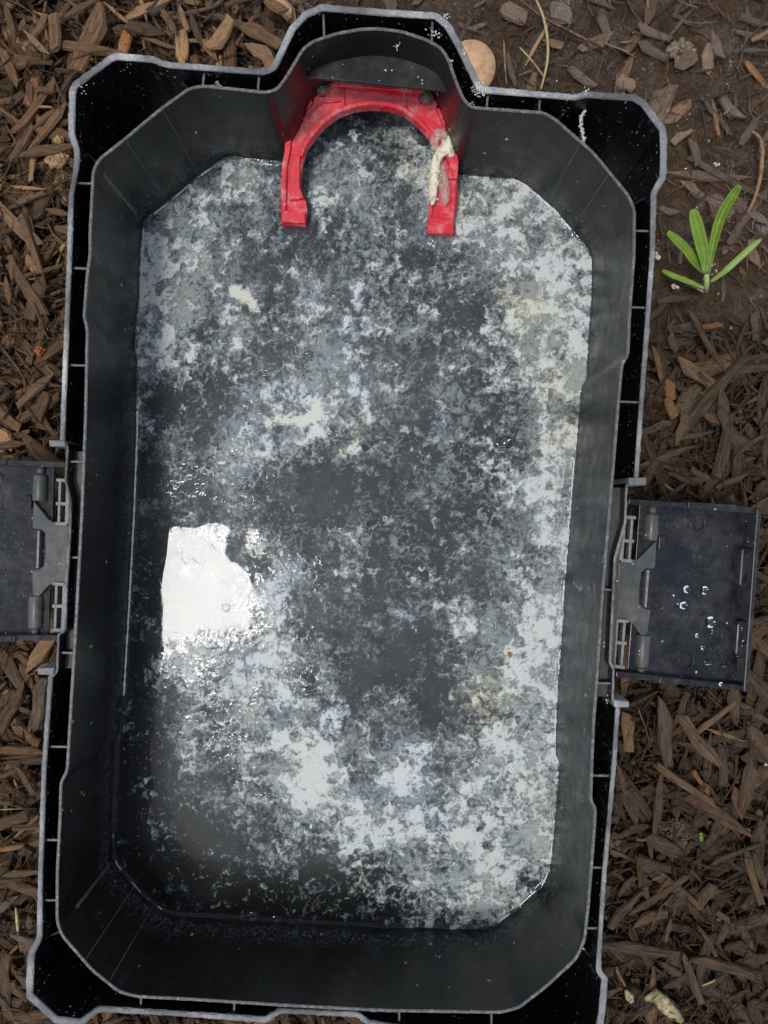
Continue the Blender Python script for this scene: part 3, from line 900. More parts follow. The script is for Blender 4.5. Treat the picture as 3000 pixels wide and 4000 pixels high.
for (x, y, a, b), nm in zip(DR, nmz):
    px, py = 2300 + x * 0.4522, 1800 + y * 0.4522
    z = LZ + (0.0065 if x > 1290 else (0.0101 if y > 1900 else 0.0))
    k = S * 0.4522 * 1.06
    mb = MB(); uu = (px - 2412) * math.cos(0.073) + (py - 2306) * math.sin(0.073)
    mb.dome(P(px, py, z - 0.0001 - uu * S * 1.07 * 0.17), a * k, b * k, min(a, b) * k * 0.62, 0.1, 18, 6, 0.10)
    o = mb.build('water_drop', M_DROP, None, True)
    tag(o, nm, 'water drop', 'water drops on the right latch')

# dried white crust on the plastic
mb = MB()
for i in range(60):
    t = i / 59
    px = 2292 - 26 * t + 12 * math.sin(t * 9) + random.uniform(-7, 7); py = 372 + 200 * t
    mb.dome(P(px, py, 0.1415), random.uniform(0.0007, 0.0017), random.uniform(0.0006, 0.0014), random.uniform(0.0008, 0.002), random.random() * 3, 7, 2, 0.35)
mb2 = MB(); mb2.ribbon([P(2288, 372, 0.141), P(2262, 560, 0.141)], 0.0016, 0.061, 0.141); mb2.build('rib', M_CH, box)
tag(mb.build('crust_streak', M_CRUST, None, True), 'crusty off white streak running across the channel at the upper right corner', 'crust')
mb = MB()
for (px, py, n_, sp, z) in ((1872, 350, 40, 26, RIM), (1862, 400, 26, 16, 0.14), (1890, 360, 16, 30, RIM), (1690, 88, 26, 30, 0.15), (1700, 130, 16, 18, 0.157), (2290, 362, 16, 16, RIM), (1815, 205, 8, 16, RIM), (1760, 240, 6, 12, RIM),
                            (850, 325, 12, 14, 0.15), (930, 330, 10, 14, 0.14), (430, 493, 10, 18, 0.08), (2415, 3690, 0, 0, RIM), (2320, 3660, 22, 26, 0.12), (2360, 3440, 5, 6, RIM), (1545, 180, 8, 14, 0.15), (1400, 150, 8, 12, 0.15), (2375, 2735, 12, 14, 0.15), (1750, 60, 10, 20, RIM), (320, 350, 8, 22, RIM)):
    for i in range(n_):
        mb.dome(P(px + random.gauss(0, sp * 0.5), py + random.gauss(0, sp * 0.5), z - 0.0002), random.uniform(0.0002, 0.0010), random.uniform(0.0002, 0.0008), random.uniform(0.0002, 0.0007), random.random() * 3, 7, 2, 0.4)
o = mb.build('splashes', M_CRUST, None, True)
tag(o, 'scattered dried white splashes stuck on the rim and in the channel of the black box', 'splashes', None, 'stuff')

# ------------------------------------------------------------------ water and flakes
DX = 0.00075
x0, x1 = lipc_in[:, 0].min() - 0.004, lipc_in[:, 0].max() + 0.004
y0, y1 = lipc_in[:, 1].min() - 0.004, lipc_in[:, 1].max() + 0.004
# coarse chart of how thick the scum lies (rows and columns every 150 photo pixels)
CX = [350,500,650,800,950,1100,1250,1400,1550,1700,1850,2000,2150,2300,2450]
CY = [300,450,600,750,900,1000,1100,1200,1300,1400,1500,1620,1720,1850,2050,2200,2350,2500,2650,2800,2950,3100,3250,3400,3550,3750]
CH = ["000000424000000","000000525500000","000365573886500","006774575888860","067743465776885","088853353357888","088844544445776","088654654446887","078465664446887","066356765446888","044257875435888",
      "034277765334788","033376633334677","014573122345776","022231122225776","011246542246677","012346432446778","014577322167888","014688521168888","013589643257888","001457776567888","001168888788888","001124689888862","000011224688630","000001113787300","000000001010000"]
CH = np.array([[int(c) for c in r] for r in CH], float) / 9.0
kx = S * (HC - WATER) / D
def chart(x, y):
    px = 1500 + x / kx; py = 2000 - y / kx
    wx = 45 * fbm(x, y, 45, 3, 401); wy = 45 * fbm(x, y, 45, 3, 411)
    u = np.clip((px + wx - CX[0]) / 150, 0, len(CX) - 1.001); v = np.clip(np.interp(py + wy, CY, np.arange(len(CY))), 0, len(CY) - 1.001)
    i = u.astype(int); j = v.astype(int); fu = u - i; fv = v - j
    return (CH[j, i] * (1 - fu) + CH[j, i + 1] * fu) * (1 - fv) + (CH[j + 1, i] * (1 - fu) + CH[j + 1, i + 1] * fu) * fv
CREAM = [(720,1150,50,.3),(2050,1190,110,.75),(2110,1230,80,.5),(1880,2730,110,.9),(1960,2700,60,.5),(1200,2960,80,.3),(1230,3060,70,.25),(960,2790,50,.5),
         (640,770,90,.35),(2150,1500,140,.4),(2200,1700,110,.5),(1560,620,110,.3),(1900,700,150,.25),(930,700,40,.3),(560,1150,70,.3),(2000,2050,60,.3),(2150,3150,110,.25),(2080,1390,60,.4),(1950,1850,60,.3)]
def cream_at(x, y):
    px = 1500 + x / kx; py = 2000 - y / kx
    c = np.zeros(x.shape)
    for (a, b, r, s_) in CREAM: c = np.maximum(c, s_ * np.exp(-((px - a) ** 2 + (py - b) ** 2) / (r * r)))
    return np.clip(c + 0.10, 0, 1)
STRANDS = [([(1052,1642),(1090,1640),(1140,1648),(1190,1638),(1230,1618),(1245,1590),(1225,1565)], 20), ([(1382,1650),(1395,1690),(1402,1720),(1388,1745),(1345,1770)], 22), ([(920,1135),(945,1150),(985,1180)], 24), ([(1712,1568),(1732,1585)], 13), ([(1560,2390),(1600,2410),(1625,2470)], 12)]
def strand_field(x, y):
    px = 1500 + x / kx + 16 * fbm(x, y, 260, 3, 421); py = 2000 - y / kx + 16 * fbm(x, y, 260, 3, 431)
    lf = np.zeros(x.shape); cf = np.zeros(x.shape)
    for n_, (pts, w) in enumerate(STRANDS):
        for (ax, ay), (bx, by) in zip(pts[:-1], pts[1:]):
            l2 = (bx - ax) ** 2 + (by - ay) ** 2
            t = np.clip(((px - ax) * (bx - ax) + (py - ay) * (by - ay)) / l2, 0, 1)
            d2 = (px - ax - t * (bx - ax)) ** 2 + (py - ay - t * (by - ay)) ** 2
            e = np.exp(-(d2 / (w * w)) ** 1.5)
            lf = np.maximum(lf, e)
            if n_ < 4: cf = np.maximum(cf, e)
    return lf, cf
def lumps(x, y):
    px = 1500 + x / kx; py = 2000 - y / kx
    c = np.zeros(x.shape)
    for (a, b, rx, ry, s_) in [(2030,930,45,35,.5),(1605,1065,35,35,.4),(1710,1090,50,35,.4),(950,1155,40,22,.4),(1170,1110,35,60,.45),(1200,3000,75,110,.6),(1250,2900,60,70,.6),(1880,2720,110,80,.5),(1960,2080,60,40,.5),(700,1640,70,40,.2),(1590,2410,50,25,.5),(1220,1800,60,28,.3),
                              (2080,1210,110,70,.4),(620,900,60,130,.3),(620,1250,60,100,.3)]:
        c = np.maximum(c, s_ * np.exp(-(((px - a) / rx) ** 2 + ((py - b) / ry) ** 2)))
    return c

gxs = np.arange(x0, x1, DX); gys = np.arange(y0, y1, DX)
X, Y = np.meshgrid(gxs, gys)
IN = inside(X, Y, lipc_in)
dens = chart(X, Y)
calm_f = np.exp(-(((1500 + X / kx - 760) / 230) ** 4 + ((2000 - Y / kx - 2290) / 190) ** 4))
band = np.clip((1500 + X / kx - 1880) / 160, 0, 1) * np.clip((3350 - (2000 - Y / kx)) / 200, 0, 1) + np.exp(-(((2000 - Y / kx) - 3080) / 190) ** 2) * np.clip(((1500 + X / kx) - 950) / 200, 0, 1) + np.exp(-(((1500 + X / kx - 610) / 130) ** 2 + ((2000 - Y / kx - 1120) / 280) ** 2))
dens = np.clip(dens * (1 + 0.16 * np.clip(band, 0, 1)), 0, 1) * (1 - 0.97 * calm_f)
cr = cream_at(X, Y); lp = lumps(X, Y)
sf, scf = strand_field(X, Y)
cr = np.clip(np.maximum(cr, 0.62 * scf), 0, 1)

def layer(name, seed, z, cover, bias, sc, relief, mat, label, lift=0.0, stretch=1.0):
    wx = 0.0060 * fbm(X, Y, 125, 3, seed + 50); wy = 0.0060 * fbm(X, Y, 125, 3, seed + 60)
    f = 0.85 * fbm(X, Y, 28, 4, seed) + 0.95 * fbm(X + wx, Y + wy, sc, 3, seed + 10, 0.55) + 0.32 * fbm(X + wx * 0.5, Y + wy * 0.5, sc * 3.3, 2, seed + 20, 0.7)
    f = f / f.std()
    c = np.clip(cover(dens), 0.004, 0.97)
    thr = -np.log(c / (1 - c)) / 1.7
    body = f - thr + bias + lp * 1.8 * lift + sf * (2.3 if lift > 0.8 else 1.6 if lift > 0.5 else 0)
    keep = IN & (body > -0.8)
    q = keep[:-1, :-1] & keep[1:, :-1] & keep[:-1, 1:] & keep[1:, 1:]
    js, is_ = np.nonzero(q)
    nx = X.shape[1]
    base = js * nx + is_
    Fq = np.stack([base, base + 1, base + nx + 1, base + nx], 1)
    used, inv = np.unique(Fq.ravel(), return_inverse=True)
    Zv = z + relief * np.clip(body, 0, 2.2) / 2.2
    Vv = np.stack([X.ravel()[used], Y.ravel()[used], Zv.ravel()[used]], 1)
    bd = np.clip(body, -0.8, 3.0).ravel()[used] * 0.50
    o = np_mesh(name, Vv, inv.reshape(-1, 4), {'body': ('FLOAT', bd), 'cream': ('FLOAT', cr.ravel()[used])}, [mat])
    tag(o, label, 'residue', None, 'stuff')
    return o
layer('floating_flakes', 500, WATER + 0.0007, lambda d: 0.012 + 0.88 * np.clip(1.12 * d, 0, 1) ** 1.6, 0.0, 112, 0.0011, M_FL_TOP, 'white scum flakes floating on the water in the black box', 1.0)
layer('suspended_flakes', 530, WATER - 0.0025, lambda d: 0.05 + 0.86 * np.clip(1.15 * d, 0, 1) ** 1.0, 0.0, 185, 0.0014, M_FL_SUB, 'pale blue white flakes hanging just under the water surface', 0.6)
layer('sunken_flakes', 560, WATER - 0.0085, lambda d: 0.07 + 0.45 * d ** 1.0, 0.0, 260, 0.0020, M_FL_SUB, 'dim blue grey flakes drifting deeper in the murky water', 0.2)

DW = 0.00125
wxs = np.arange(x0, x1, DW); wys = np.arange(y0, y1, DW)
WX, WY = np.meshgrid(wxs, wys)
win = inside(WX, WY, lipc_in)
de = edge_dist(WX, WY, lipc_in)
wd = chart(WX, WY)
calm = np.exp(-(((1500 + WX / kx - 760) / 235) ** 4 + ((2000 - WY / kx - 2280) / 190) ** 4))
pat = np.clip(fbm(WX, WY, 26, 3, 611) * 2.2 + 0.35, 0, 1)
near = np.exp(-(((1500 + WX / kx - 900) / 420) ** 4 + ((2000 - WY / kx - 2350) / 560) ** 4))
stir = np.clip((wd - 0.30) * 2.0, 0, 1) * (0.25 + 0.75 * pat) * (1 - calm) * (1 - 0.45 * near)
ridge = fbm(WX, WY, 95, 2, 601)
WZ = WATER + 0.00036 * stir * ridge + 0.00050 * fbm(WX, WY, 20, 2, 621)
WZ = WZ + 0.0024 * np.exp(-de / 0.0012)
# little rings pulled up round the bubbles and the arm
for (px, py, r, h) in ((985,3600,26,.0014),(1080,3605,17,.001),(1975,1727,24,.001),(690,2470,30,.00008),(790,2475,20,.00015),(1720,905,46,.0030),(1385,745,18,.0006),(1400,800,14,.0006),(1385,1135,45,.0007),(1000,2262,26,.00015)):
    c = P(px, py, WATER); rr = np.hypot(WX - c.x, WY - c.y); R_ = r * kx
    WZ = WZ + h * np.exp(-np.maximum(rr - R_, 0) / (0.5 * R_ + 1e-4)) * np.where(rr < R_, (rr / R_) ** 2, 1)
PXw = 1500 + WX / kx; PYw = 2000 - WY / kx
murk = np.clip(1.25 - np.hypot((PXw - 1350) / 1150, (PYw - 1750) / 1750) ** 2.2 + 0.25 * fbm(WX, WY, 12, 3, 631), 0.26, 0.85)
milk = np.clip(wd * 1.15 - 0.25, 0, 1)
keep = win | (de < 0.0017)
q = keep[:-1, :-1] & keep[1:, :-1] & keep[:-1, 1:] & keep[1:, 1:]
js, is_ = np.nonzero(q); nx = WX.shape[1]; base = js * nx + is_
Fq = np.stack([base, base + 1, base + nx + 1, base + nx], 1)
used, inv = np.unique(Fq.ravel(), return_inverse=True)
wt = np_mesh('water', np.stack([WX.ravel()[used], WY.ravel()[used], WZ.ravel()[used]], 1), inv.reshape(-1, 4), {'stir': ('FLOAT', stir.ravel()[used]), 'murk': ('FLOAT', murk.ravel()[used]), 'milk': ('FLOAT', milk.ravel()[used])}, [M_WATER])
tag(wt, kind='structure')

BUB = [(985,3600,27,'large bubble at the near water edge of the box'),(1082,3605,17,'smaller bubble right of the large one at the near water edge'),(1975,1727,25,'clear bubble among the flakes near the right wall'),
       (880,2374,17,'clear bubble at the right foot of the bright sky reflection'),(1000,2262,20,'bubble beside the right end of the bright sky reflection'),(788,2476,14,'small dark ringed bubble below the bright sky reflection'),
       (1912,990,12,'small bubble above right of the cream patch'),(1940,1035,10,'tiny bubble under the small bubble by the cream patch'),(2165,1372,14,'small bubble by the right wall above the step'),(1340,1640,9,'tiny bubble at the right end of the cream curl'),(1160,2400,14,'small bubble right of the sky reflection'),
       (2270,1615,14,'small bubble touching the right wall')]
for (px, py, r, lab) in BUB:
    mb = MB(); mb.dome(P(px, py, WATER + 0.0008), r * kx, r * kx, r * kx * 0.55, 0, 20, 7)
    del mb.F[-1]
    tag(mb.build('bubble', M_BUB, None, True), lab, 'bubble', 'bubbles on the water')
for (px, py, r, lab) in ((1440,2562,9,'orange crumb in the dark middle of the water'),(1990,2555,11,'orange crumb on the white scum above the cream lump')):
    mb = MB(); mb.dome(P(px, py, WATER + 0.0005), r * kx, r * kx * 1.5, 0.0022, 0.2, 9, 3, 0.25)
    tag(mb.build('crumb', M_ORANGE, None, True), lab, 'crumb')

mb = MB()  # added tube along the water edge, painted pale like reflected sky
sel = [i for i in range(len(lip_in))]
def waterline_band(pxlo, pxhi, pylo, pyhi, r, gap):
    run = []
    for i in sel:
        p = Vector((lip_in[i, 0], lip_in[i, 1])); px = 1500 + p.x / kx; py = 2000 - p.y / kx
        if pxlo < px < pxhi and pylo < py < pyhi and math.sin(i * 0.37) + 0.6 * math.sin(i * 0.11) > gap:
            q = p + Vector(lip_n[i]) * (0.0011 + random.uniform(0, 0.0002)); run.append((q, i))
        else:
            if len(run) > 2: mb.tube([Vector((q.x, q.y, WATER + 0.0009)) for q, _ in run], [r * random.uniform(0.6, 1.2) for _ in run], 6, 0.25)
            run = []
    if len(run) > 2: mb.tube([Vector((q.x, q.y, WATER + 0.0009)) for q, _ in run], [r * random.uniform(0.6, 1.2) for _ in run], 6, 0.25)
waterline_band(380, 620, 1600, 2720, 0.0009, -2)
waterline_band(380, 900, 600, 1150, 0.0006, -0.1)
waterline_band(1980, 2420, 600, 950, 0.0008, -0.6)
waterline_band(2100, 2420, 1750, 2900, 0.0006, -0.4)
waterline_band(380, 700, 3200, 3560, 0.0004, 0.3)
waterline_band(1950, 2300, 3250, 3700, 0.0007, -0.3)
tag(mb.build('waterline_glint', M_GLINT, None, True), 'painted sky reflection, an added line of froth along the water edge on the box walls', 'glint', None, 'stuff')

# ------------------------------------------------------------------ mulch
def template():
    st = [-0.5, random.uniform(-0.3, -0.1), random.uniform(0.08, 0.3), 0.5]
    ends = [random.choice([0.15, 0.4, 0.6, 0.85]), 1.0, random.uniform(0.7, 1.05), random.choice([0.1, 0.3, 0.55, 0.85])]
    bend = random.uniform(-0.06, 0.06); V = []
    prof = [(-0.5, 0.05), (-0.38, 0.5), (0.36, 0.46), (0.5, -0.05), (0.1, -0.5)]
    for i, x in enumerate(st):
        cy = bend * (1 - 4 * x * x) * 3 + random.uniform(-0.12, 0.12)
        sk = random.uniform(-0.07, 0.07) if i in (0, 3) else 0
        for (py, pz) in prof:
            V.append((x + sk * (py * 2) + random.uniform(-0.03, 0.03), cy + py * ends[i] * random.uniform(0.85, 1.1), pz * (0.55 + 0.45 * ends[i]) * random.uniform(0.7, 1.15)))
    F = []
    for i in range(3):
        for k in range(5):
            a = i * 5 + k; b = i * 5 + (k + 1) % 5
            F.append((a, a + 5, b + 5, b))
    F.append((0, 1, 2, 3, 4)); F.append((19, 18, 17, 16, 15))
    return np.array(V), F
TPL = [template() for _ in range(36)]
def tpl_mesh(i):
    V, F = TPL[i]
    me = bpy.data.meshes.new('wood_chip'); me.from_pydata([tuple(v) for v in V], [], F)
    a = me.attributes.new('grain', 'FLOAT_VECTOR', 'POINT'); a.data.foreach_set('vector', V.astype(np.float32).ravel())
    me.materials.append(M_WOOD); me.update(); return me
TME = [tpl_mesh(i) for i in range(36)]

PAL = {'dark': (0.034, 0.0165, 0.0078), 'brown': (0.088, 0.0430, 0.0195), 'mid': (0.150, 0.0770, 0.0360), 'light': (0.27, 0.148, 0.070), 'tan': (0.44, 0.25, 0.105), 'orange': (0.40, 0.165, 0.045), 'reddish': (0.22, 0.082, 0.042), 'grey': (0.112, 0.069, 0.044)}
def gh(x, y): return float(ground_h(np.array([x]), np.array([y]))[0])

def chip_matrix(x, y, z, L, W, T, yaw, pitch, roll):
    return Matrix.Translation((x, y, z)) @ Matrix.Rotation(yaw, 4, 'Z') @ Matrix.Rotation(pitch, 4, 'Y') @ Matrix.Rotation(roll, 4, 'X') @ Matrix.Diagonal((L, W, T, 1))

# individually placed chips: x1,y1,x2,y2,width,colour (photo pixels), laid on the mulch
HAND = [(2603,1484,2622,1562,44,'orange'),(2606,1556,2634,1632,40,'orange'),(-12,1690,52,1748,62,'tan'),(0,1760,40,1700,40,'orange'),(395,15,300,275,78,'mid'),(500,75,655,0,52,'light'),(815,185,905,80,66,'light'),(955,100,1095,180,60,'mid'),(975,170,1065,262,62,'light'),(235,180,515,220,46,'mid'),(118,490,35,630,40,'mid'),(255,70,390,-10,34,'brown'),(408,8,522,108,16,'light'),
 (137,497,215,432,26,'mid'),(50,728,178,742,15,'tan'),(55,805,175,755,30,'mid'),(82,850,158,1065,36,'mid'),(180,820,270,838,26,'mid'),(134,345,212,352,30,'brown'),(148,418,204,420,12,'tan'),(45,1000,48,1095,28,'mid'),(143,1066,248,1036,18,'brown'),(110,320,118,420,34,'brown'),
 (172,1215,158,1325,36,'brown'),(208,1465,70,1585,36,'mid'),(228,1548,70,1645,46,'brown'),(-20,1585,78,1675,42,'mid'),(142,1595,218,1705,22,'brown'),(110,1000,140,1075,36,'light'),(20,1080,40,1190,26,'mid'),(150,1190,185,1290,14,'light'),(-10,180,70,330,44,'mid'),(90,120,190,210,26,'light'),
 (640,40,690,130,30,'mid'),(700,20,735,120,24,'light'),(745,60,790,170,26,'brown'),(1040,0,1120,40,40,'mid'),(880,20,1010,-20,26,'brown'),(180,60,110,180,30,'mid'),(30,30,60,160,30,'brown'),(560,150,700,190,20,'mid'),
 (55,2815,152,2908,46,'mid'),(-10,2922,162,2934,38,'mid'),(130,2845,172,2650,52,'grey'),(-10,3320,90,3303,18,'tan'),(15,3418,150,3403,28,'mid'),(60,2555,120,2600,30,'brown'),(-20,2760,60,2700,34,'brown'),(60,2990,130,3100,24,'mid'),(10,3050,90,3130,24,'brown'),(60,3270,145,3190,14,'light'),(-10,3560,70,3500,30,'grey'),(10,3740,100,3850,26,'brown'),(10,3830,110,3905,34,'mid'),(60,3980,190,3960,40,'mid'),(-10,3890,60,3990,30,'brown'),
 (2552,1360,2585,1480,24,'light'),(2715,1448,2866,1392,62,'grey'),(2655,1622,2722,1512,66,'grey'),(2508,1688,2618,1650,32,'grey'),(2612,1722,2780,1686,26,'mid'),(2805,1860,2852,1625,46,'dark'),(2498,1818,2702,1742,27,'grey'),(2650,1408,2772,1492,26,'dark'),(2738,1533,2806,1562,20,'light'),(2745,1276,2822,1270,22,'orange'),(2594,1888,2628,1914,10,'tan'),(2530,1250,2600,1180,26,'dark'),(2570,1180,2720,1160,30,'brown'),(2840,1500,2900,1440,24,'brown'),(2900,1350,2930,1480,22,'dark'),(2620,1300,2640,1370,30,'mid'),
 (2700,1830,2770,1870,26,'grey'),(2520,1900,2560,1800,34,'dark'),(2870,1780,2985,1700,22,'brown'),(2960,1560,2975,1680,20,'brown'),
 (2585,2735,2612,2990,66,'grey'),(2448,2790,2455,2935,56,'tan'),(2548,3265,2588,2992,36,'grey'),(2568,2988,2785,3138,33,'light'),(2708,2872,2872,2748,26,'light'),(2765,2848,2910,2897,15,'tan'),(2925,2820,3010,2965,62,'mid'),(2878,2742,3010,2822,32,'grey'),(2865,3078,2896,3195,44,'reddish'),(2650,2818,2682,2705,32,'mid'),(2358,3690,2655,3727,46,'brown'),(2452,3575,2682,3424,30,'brown'),(2472,3612,2604,3568,42,'mid'),(2388,3625,2502,3478,42,'dark'),(2670,3733,2742,3915,30,'grey'),(2728,3543,2788,3458,42,'grey'),(2730,3618,2797,3733,19,'mid'),(2425,3262,2535,3230,38,'dark'),(2478,3348,2615,3395,42,'dark'),(2415,2990,2445,3105,26,'reddish'),(2488,3280,2557,3279,11,'tan'),(2390,3325,2458,3356,12,'tan'),(2548,3437,2580,3425,10,'tan'),(2407,3778,2440,3850,11,'tan'),(2710,3010,2740,3060,20,'orange'),(2750,3060,2770,3110,24,'orange'),(2600,3860,2690,3800,24,'dark'),(2700,3750,2940,3810,44,'brown'),(2800,3560,2850,3600,24,'mid'),(2790,3370,2960,3300,20,'brown'),(2760,3300,2860,3200,26,'brown'),(2470,3420,2420,3500,24,'brown'),(2620,3590,2600,3680,24,'mid'),(2650,2560,2690,2640,26,'grey'),
 (2610,678,2925,690,42,'grey'),(2768,770,2915,805,112,'mid'),(2668,702,2768,775,42,'mid'),(2790,388,2812,525,20,'orange'),(2350,30,2400,180,40,'brown'),(2560,480,2640,330,90,'grey'),(2700,540,2730,640,40,'brown'),(1960,30,2060,60,70,'mid'),(2150,20,2240,80,90,'brown'),(1980,210,2020,330,26,'brown'),(2500,90,2620,150,40,'grey'),(2780,120,2830,220,44,'grey'),(2900,60,3000,90,30,'dark'),(2450,200,2520,120,40,'mid'),(2900,560,2960,460,36,'brown'),(2230,260,2330,330,36,'brown'),(2640,250,2720,210,70,'mid'),(2420,300,2480,340,56,'light')]
where = lambda px, py: ('in the wet mud upper right of the box' if (px > 1900 and py < 1050) else 'above the box' if py < 260 and px > 280 else 'left of the box, above the latch' if px < 900 and py < 1750 else 'left of the box, below the latch' if px < 900 else 'right of the box, above the latch' if py < 2100 else 'right of the box, below the latch')
CN = {'dark': 'dark brown', 'brown': 'brown', 'mid': 'mid brown', 'light': 'light brown', 'tan': 'pale tan', 'orange': 'orange brown', 'reddish': 'reddish brown', 'grey': 'grey brown'}
def direction(yaw):
    a = math.degrees(yaw) % 180
    return 'lying crosswise' if a < 22 or a > 158 else 'slanting right' if a < 68 else 'standing upright' if a < 112 else 'slanting left'
def spot(px, py):
    if px > 1900 and py < 1050: return 'in mud ' + ('above upper right box corner' if py < 330 else 'around the green plant' if py > 700 else 'beside upper right box corner')
    if px > 280 and py < 260: return 'above top wall of the box'
    side = 'left' if px < 900 else 'right'
    edge = (px < 110) if side == 'left' else (px > 2780)
    if side == 'left': z = 'beside upper left box corner' if py < 600 else 'left of upper box wall' if py < 1250 else 'just above left latch' if py < 1850 else 'just below left latch' if py < 2900 else 'left of lower box wall' if py < 3550 else 'beside lower left box corner'
    else: z = 'below the green plant' if py < 1500 else 'just above right latch' if py < 2250 else 'just below right latch' if py < 3000 else 'right of lower box wall' if py < 3450 else 'beside lower right box corner'
    return z + (' at picture edge' if edge else '')
def chip_label(L, W, cn, yaw, px, py):
    r = L / W
    shp = 'thin' if r > 6 else 'narrow' if r > 4 else 'broad' if r < 2.3 else 'splintered'
    siz = 'large ' if L > 0.05 else 'small ' if L < 0.022 else ''
    return f"{siz}{shp} {CN[cn]} wood chip {direction(yaw)} {spot(px, py)}", 'wood chips ' + spot(px, py)
n_ind = 0
def add_ind(M4, ti, colname, dark, label, group, damp=0.0):
    global n_ind
    o = bpy.data.objects.new('wood_chip', TME[ti]); COL.objects.link(o)
    o.matrix_world = M4
    c = PAL[colname]
    j = random.uniform(0.8, 1.2) * dark
    o['damp'] = float(damp)
    o['tint'] = (c[0] * j, c[1] * j, c[2] * j * random.uniform(0.9, 1.1)); o['shift'] = random.uniform(0, 40)
    tag(o, label, 'wood chip', group); n_ind += 1
    return o
def mulch_tone(x, y):
    # mulch tone by place: darkest right of the box, palest in the upper part
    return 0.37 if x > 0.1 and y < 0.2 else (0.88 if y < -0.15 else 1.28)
for i, (xa, ya, xb, yb, w, cn) in enumerate(HAND):
    mx_, my_ = (xa + xb) / 2, (ya + yb) / 2
    g0 = P(mx_, my_, 0.03); z = gh(g0.x, g0.y) + (0.030 if not (mx_ > 1900 and my_ < 1050) else 0.007)
    z += random.uniform(-0.002, 0.003)
    a = P(xa, ya, z); b = P(xb, yb, z); d = b - a
    if mx_ > 1900 and my_ < 1050:
        z -= 0.0025; cn = 'mid' if cn == 'grey' else cn
    L = d.length; W = w * S * (HC - z) / D * 1.05; T = min(W * 0.5, random.uniform(0.003, 0.007))
    m4 = chip_matrix((a.x + b.x) / 2, (a.y + b.y) / 2, z, L * 1.04, W, T, math.atan2(d.y, d.x), random.uniform(-0.05, 0.05), random.uniform(-0.15, 0.15))
    lab, grp = chip_label(L, W, cn, math.atan2(d.y, d.x), mx_, my_)
    mud = mx_ > 1900 and my_ < 1050
    add_ind(m4, random.randrange(36), cn, 0.95 if mud else 0.54 if mx_ > 1500 else mulch_tone(g0.x, g0.y), lab, grp, 0.9 if mud else 0.0)

# the random rest of the mulch
def make_rest():
    chips = []
    def sample(n, hx, hy, lo, hi, zt):
        k = 0
        while k < n:
            x = random.uniform(-hx, hx); y = random.uniform(-hy, hy)
            L = min(0.075, lo * math.exp(random.gauss(0, 0.5)))
            if L < 0.004: continue
            W = min(0.012, max(0.0010, L * random.choice([0.08, 0.12, 0.16, 0.22, 0.3, 0.38])))
            chips.append([x, y, random.random() ** 1.0 * zt, L, W, min(W * 0.7, random.uniform(0.0015, 0.005))]); k += 1
    sample(9000, 0.40, 0.50, 0.022, 0.07, 0.028)
    sample(8500, 0.40, 0.50, 0.010, 0.07, 0.029)
    sample(3600, 0.74, 0.84, 0.034, 0.07, 0.022)
    return np.array(chips)
C = make_rest()
ins = inside(C[:, 0], C[:, 1], rim_c)
C = C[~ins]
wetv = wetness(C[:, 0], C[:, 1])
C = C[(rng.random(len(C)) > wetv * 0.90)]
wetv = wetness(C[:, 0], C[:, 1]); gz = ground_h(C[:, 0], C[:, 1])
Z_ = gz + 0.002 + C[:, 2] * (1 - wetv * 0.85)
# visible in the photograph?
kk = S * (HC - Z_) / D
PX = 1500 + C[:, 0] / kk; PY = 2000 - C[:, 1] / kk
rp = [(a[0], a[1]) for a in RIMPX]
hid = inside(PX, PY, rp)
vis = (PX > 5) & (PX < 2995) & (PY > 5) & (PY < 3995) & ~hid
score = C[:, 3] * C[:, 4] * (0.2 + C[:, 2] / 0.029 * 1.5) * vis
order = np.argsort(-score)
n_more = 300 - n_ind
ind = set(order[:n_more].tolist())
names_w = ['dark', 'brown', 'mid', 'light', 'tan', 'grey', 'reddish', 'orange']
pw_l = [0.20, 0.30, 0.27, 0.10, 0.025, 0.075, 0.02, 0.01]
pw_r = [0.36, 0.31, 0.16, 0.055, 0.03, 0.045, 0.03, 0.01]
SV = []; SF4 = []; SF5 = []; dampA = []; tintA = []; shiftA = []; grainA = []
nv = 0
for i in range(len(C)):
    x, y, zr, L, W, T = C[i]
    yaw = random.uniform(0, math.pi * 2); pit = random.gauss(0, 0.16); rol = random.gauss(0, 0.35)
    right = x > 0.1
    cn = random.choices(names_w, pw_r if right else pw_l)[0]
    dk = mulch_tone(x, y) * (0.75 + 0.25 * min(1.0, zr / 0.02)) if False else mulch_tone(x, y)
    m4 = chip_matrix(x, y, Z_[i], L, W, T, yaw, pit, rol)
    ti = random.randrange(36)
    if i in ind:
        m4 = chip_matrix(x, y, Z_[i] + (0.004 if wetv[i] < 0.3 else 0.001), L, W, T, yaw, pit * 0.6, rol * 0.6)
        px, py = PX[i], PY[i]
        lab, grp = chip_label(L, W, cn, yaw, px, py)
        add_ind(m4, ti, cn, dk, lab, grp, wetv[i])
        continue
    V0, F0 = TPL[ti]
    A = np.array(m4)
    SV.append(V0 @ A[:3, :3].T + A[:3, 3])
    c = PAL[cn]; j = random.uniform(0.7, 1.25) * dk
    tintA.append(np.tile([c[0] * j, c[1] * j, c[2] * j, 1], (20, 1))); shiftA.append(np.full(20, random.uniform(0, 40))); dampA.append(np.full(20, wetv[i])); grainA.append(V0)
    for f in F0:
        if len(f) == 4: SF4.append((f[0] + nv, f[1] + nv, f[2] + nv, f[3] + nv))
        else: SF5.append(tuple(k + nv for k in f))
    nv += 20
SVn = np.concatenate(SV)
tri = [(a, b, c) for (a, b, c, d) in SF4] + [(a, c, d) for (a, b, c, d) in SF4]
for f in SF5: tri += [(f[0], f[1], f[2]), (f[0], f[2], f[3]), (f[0], f[3], f[4])]
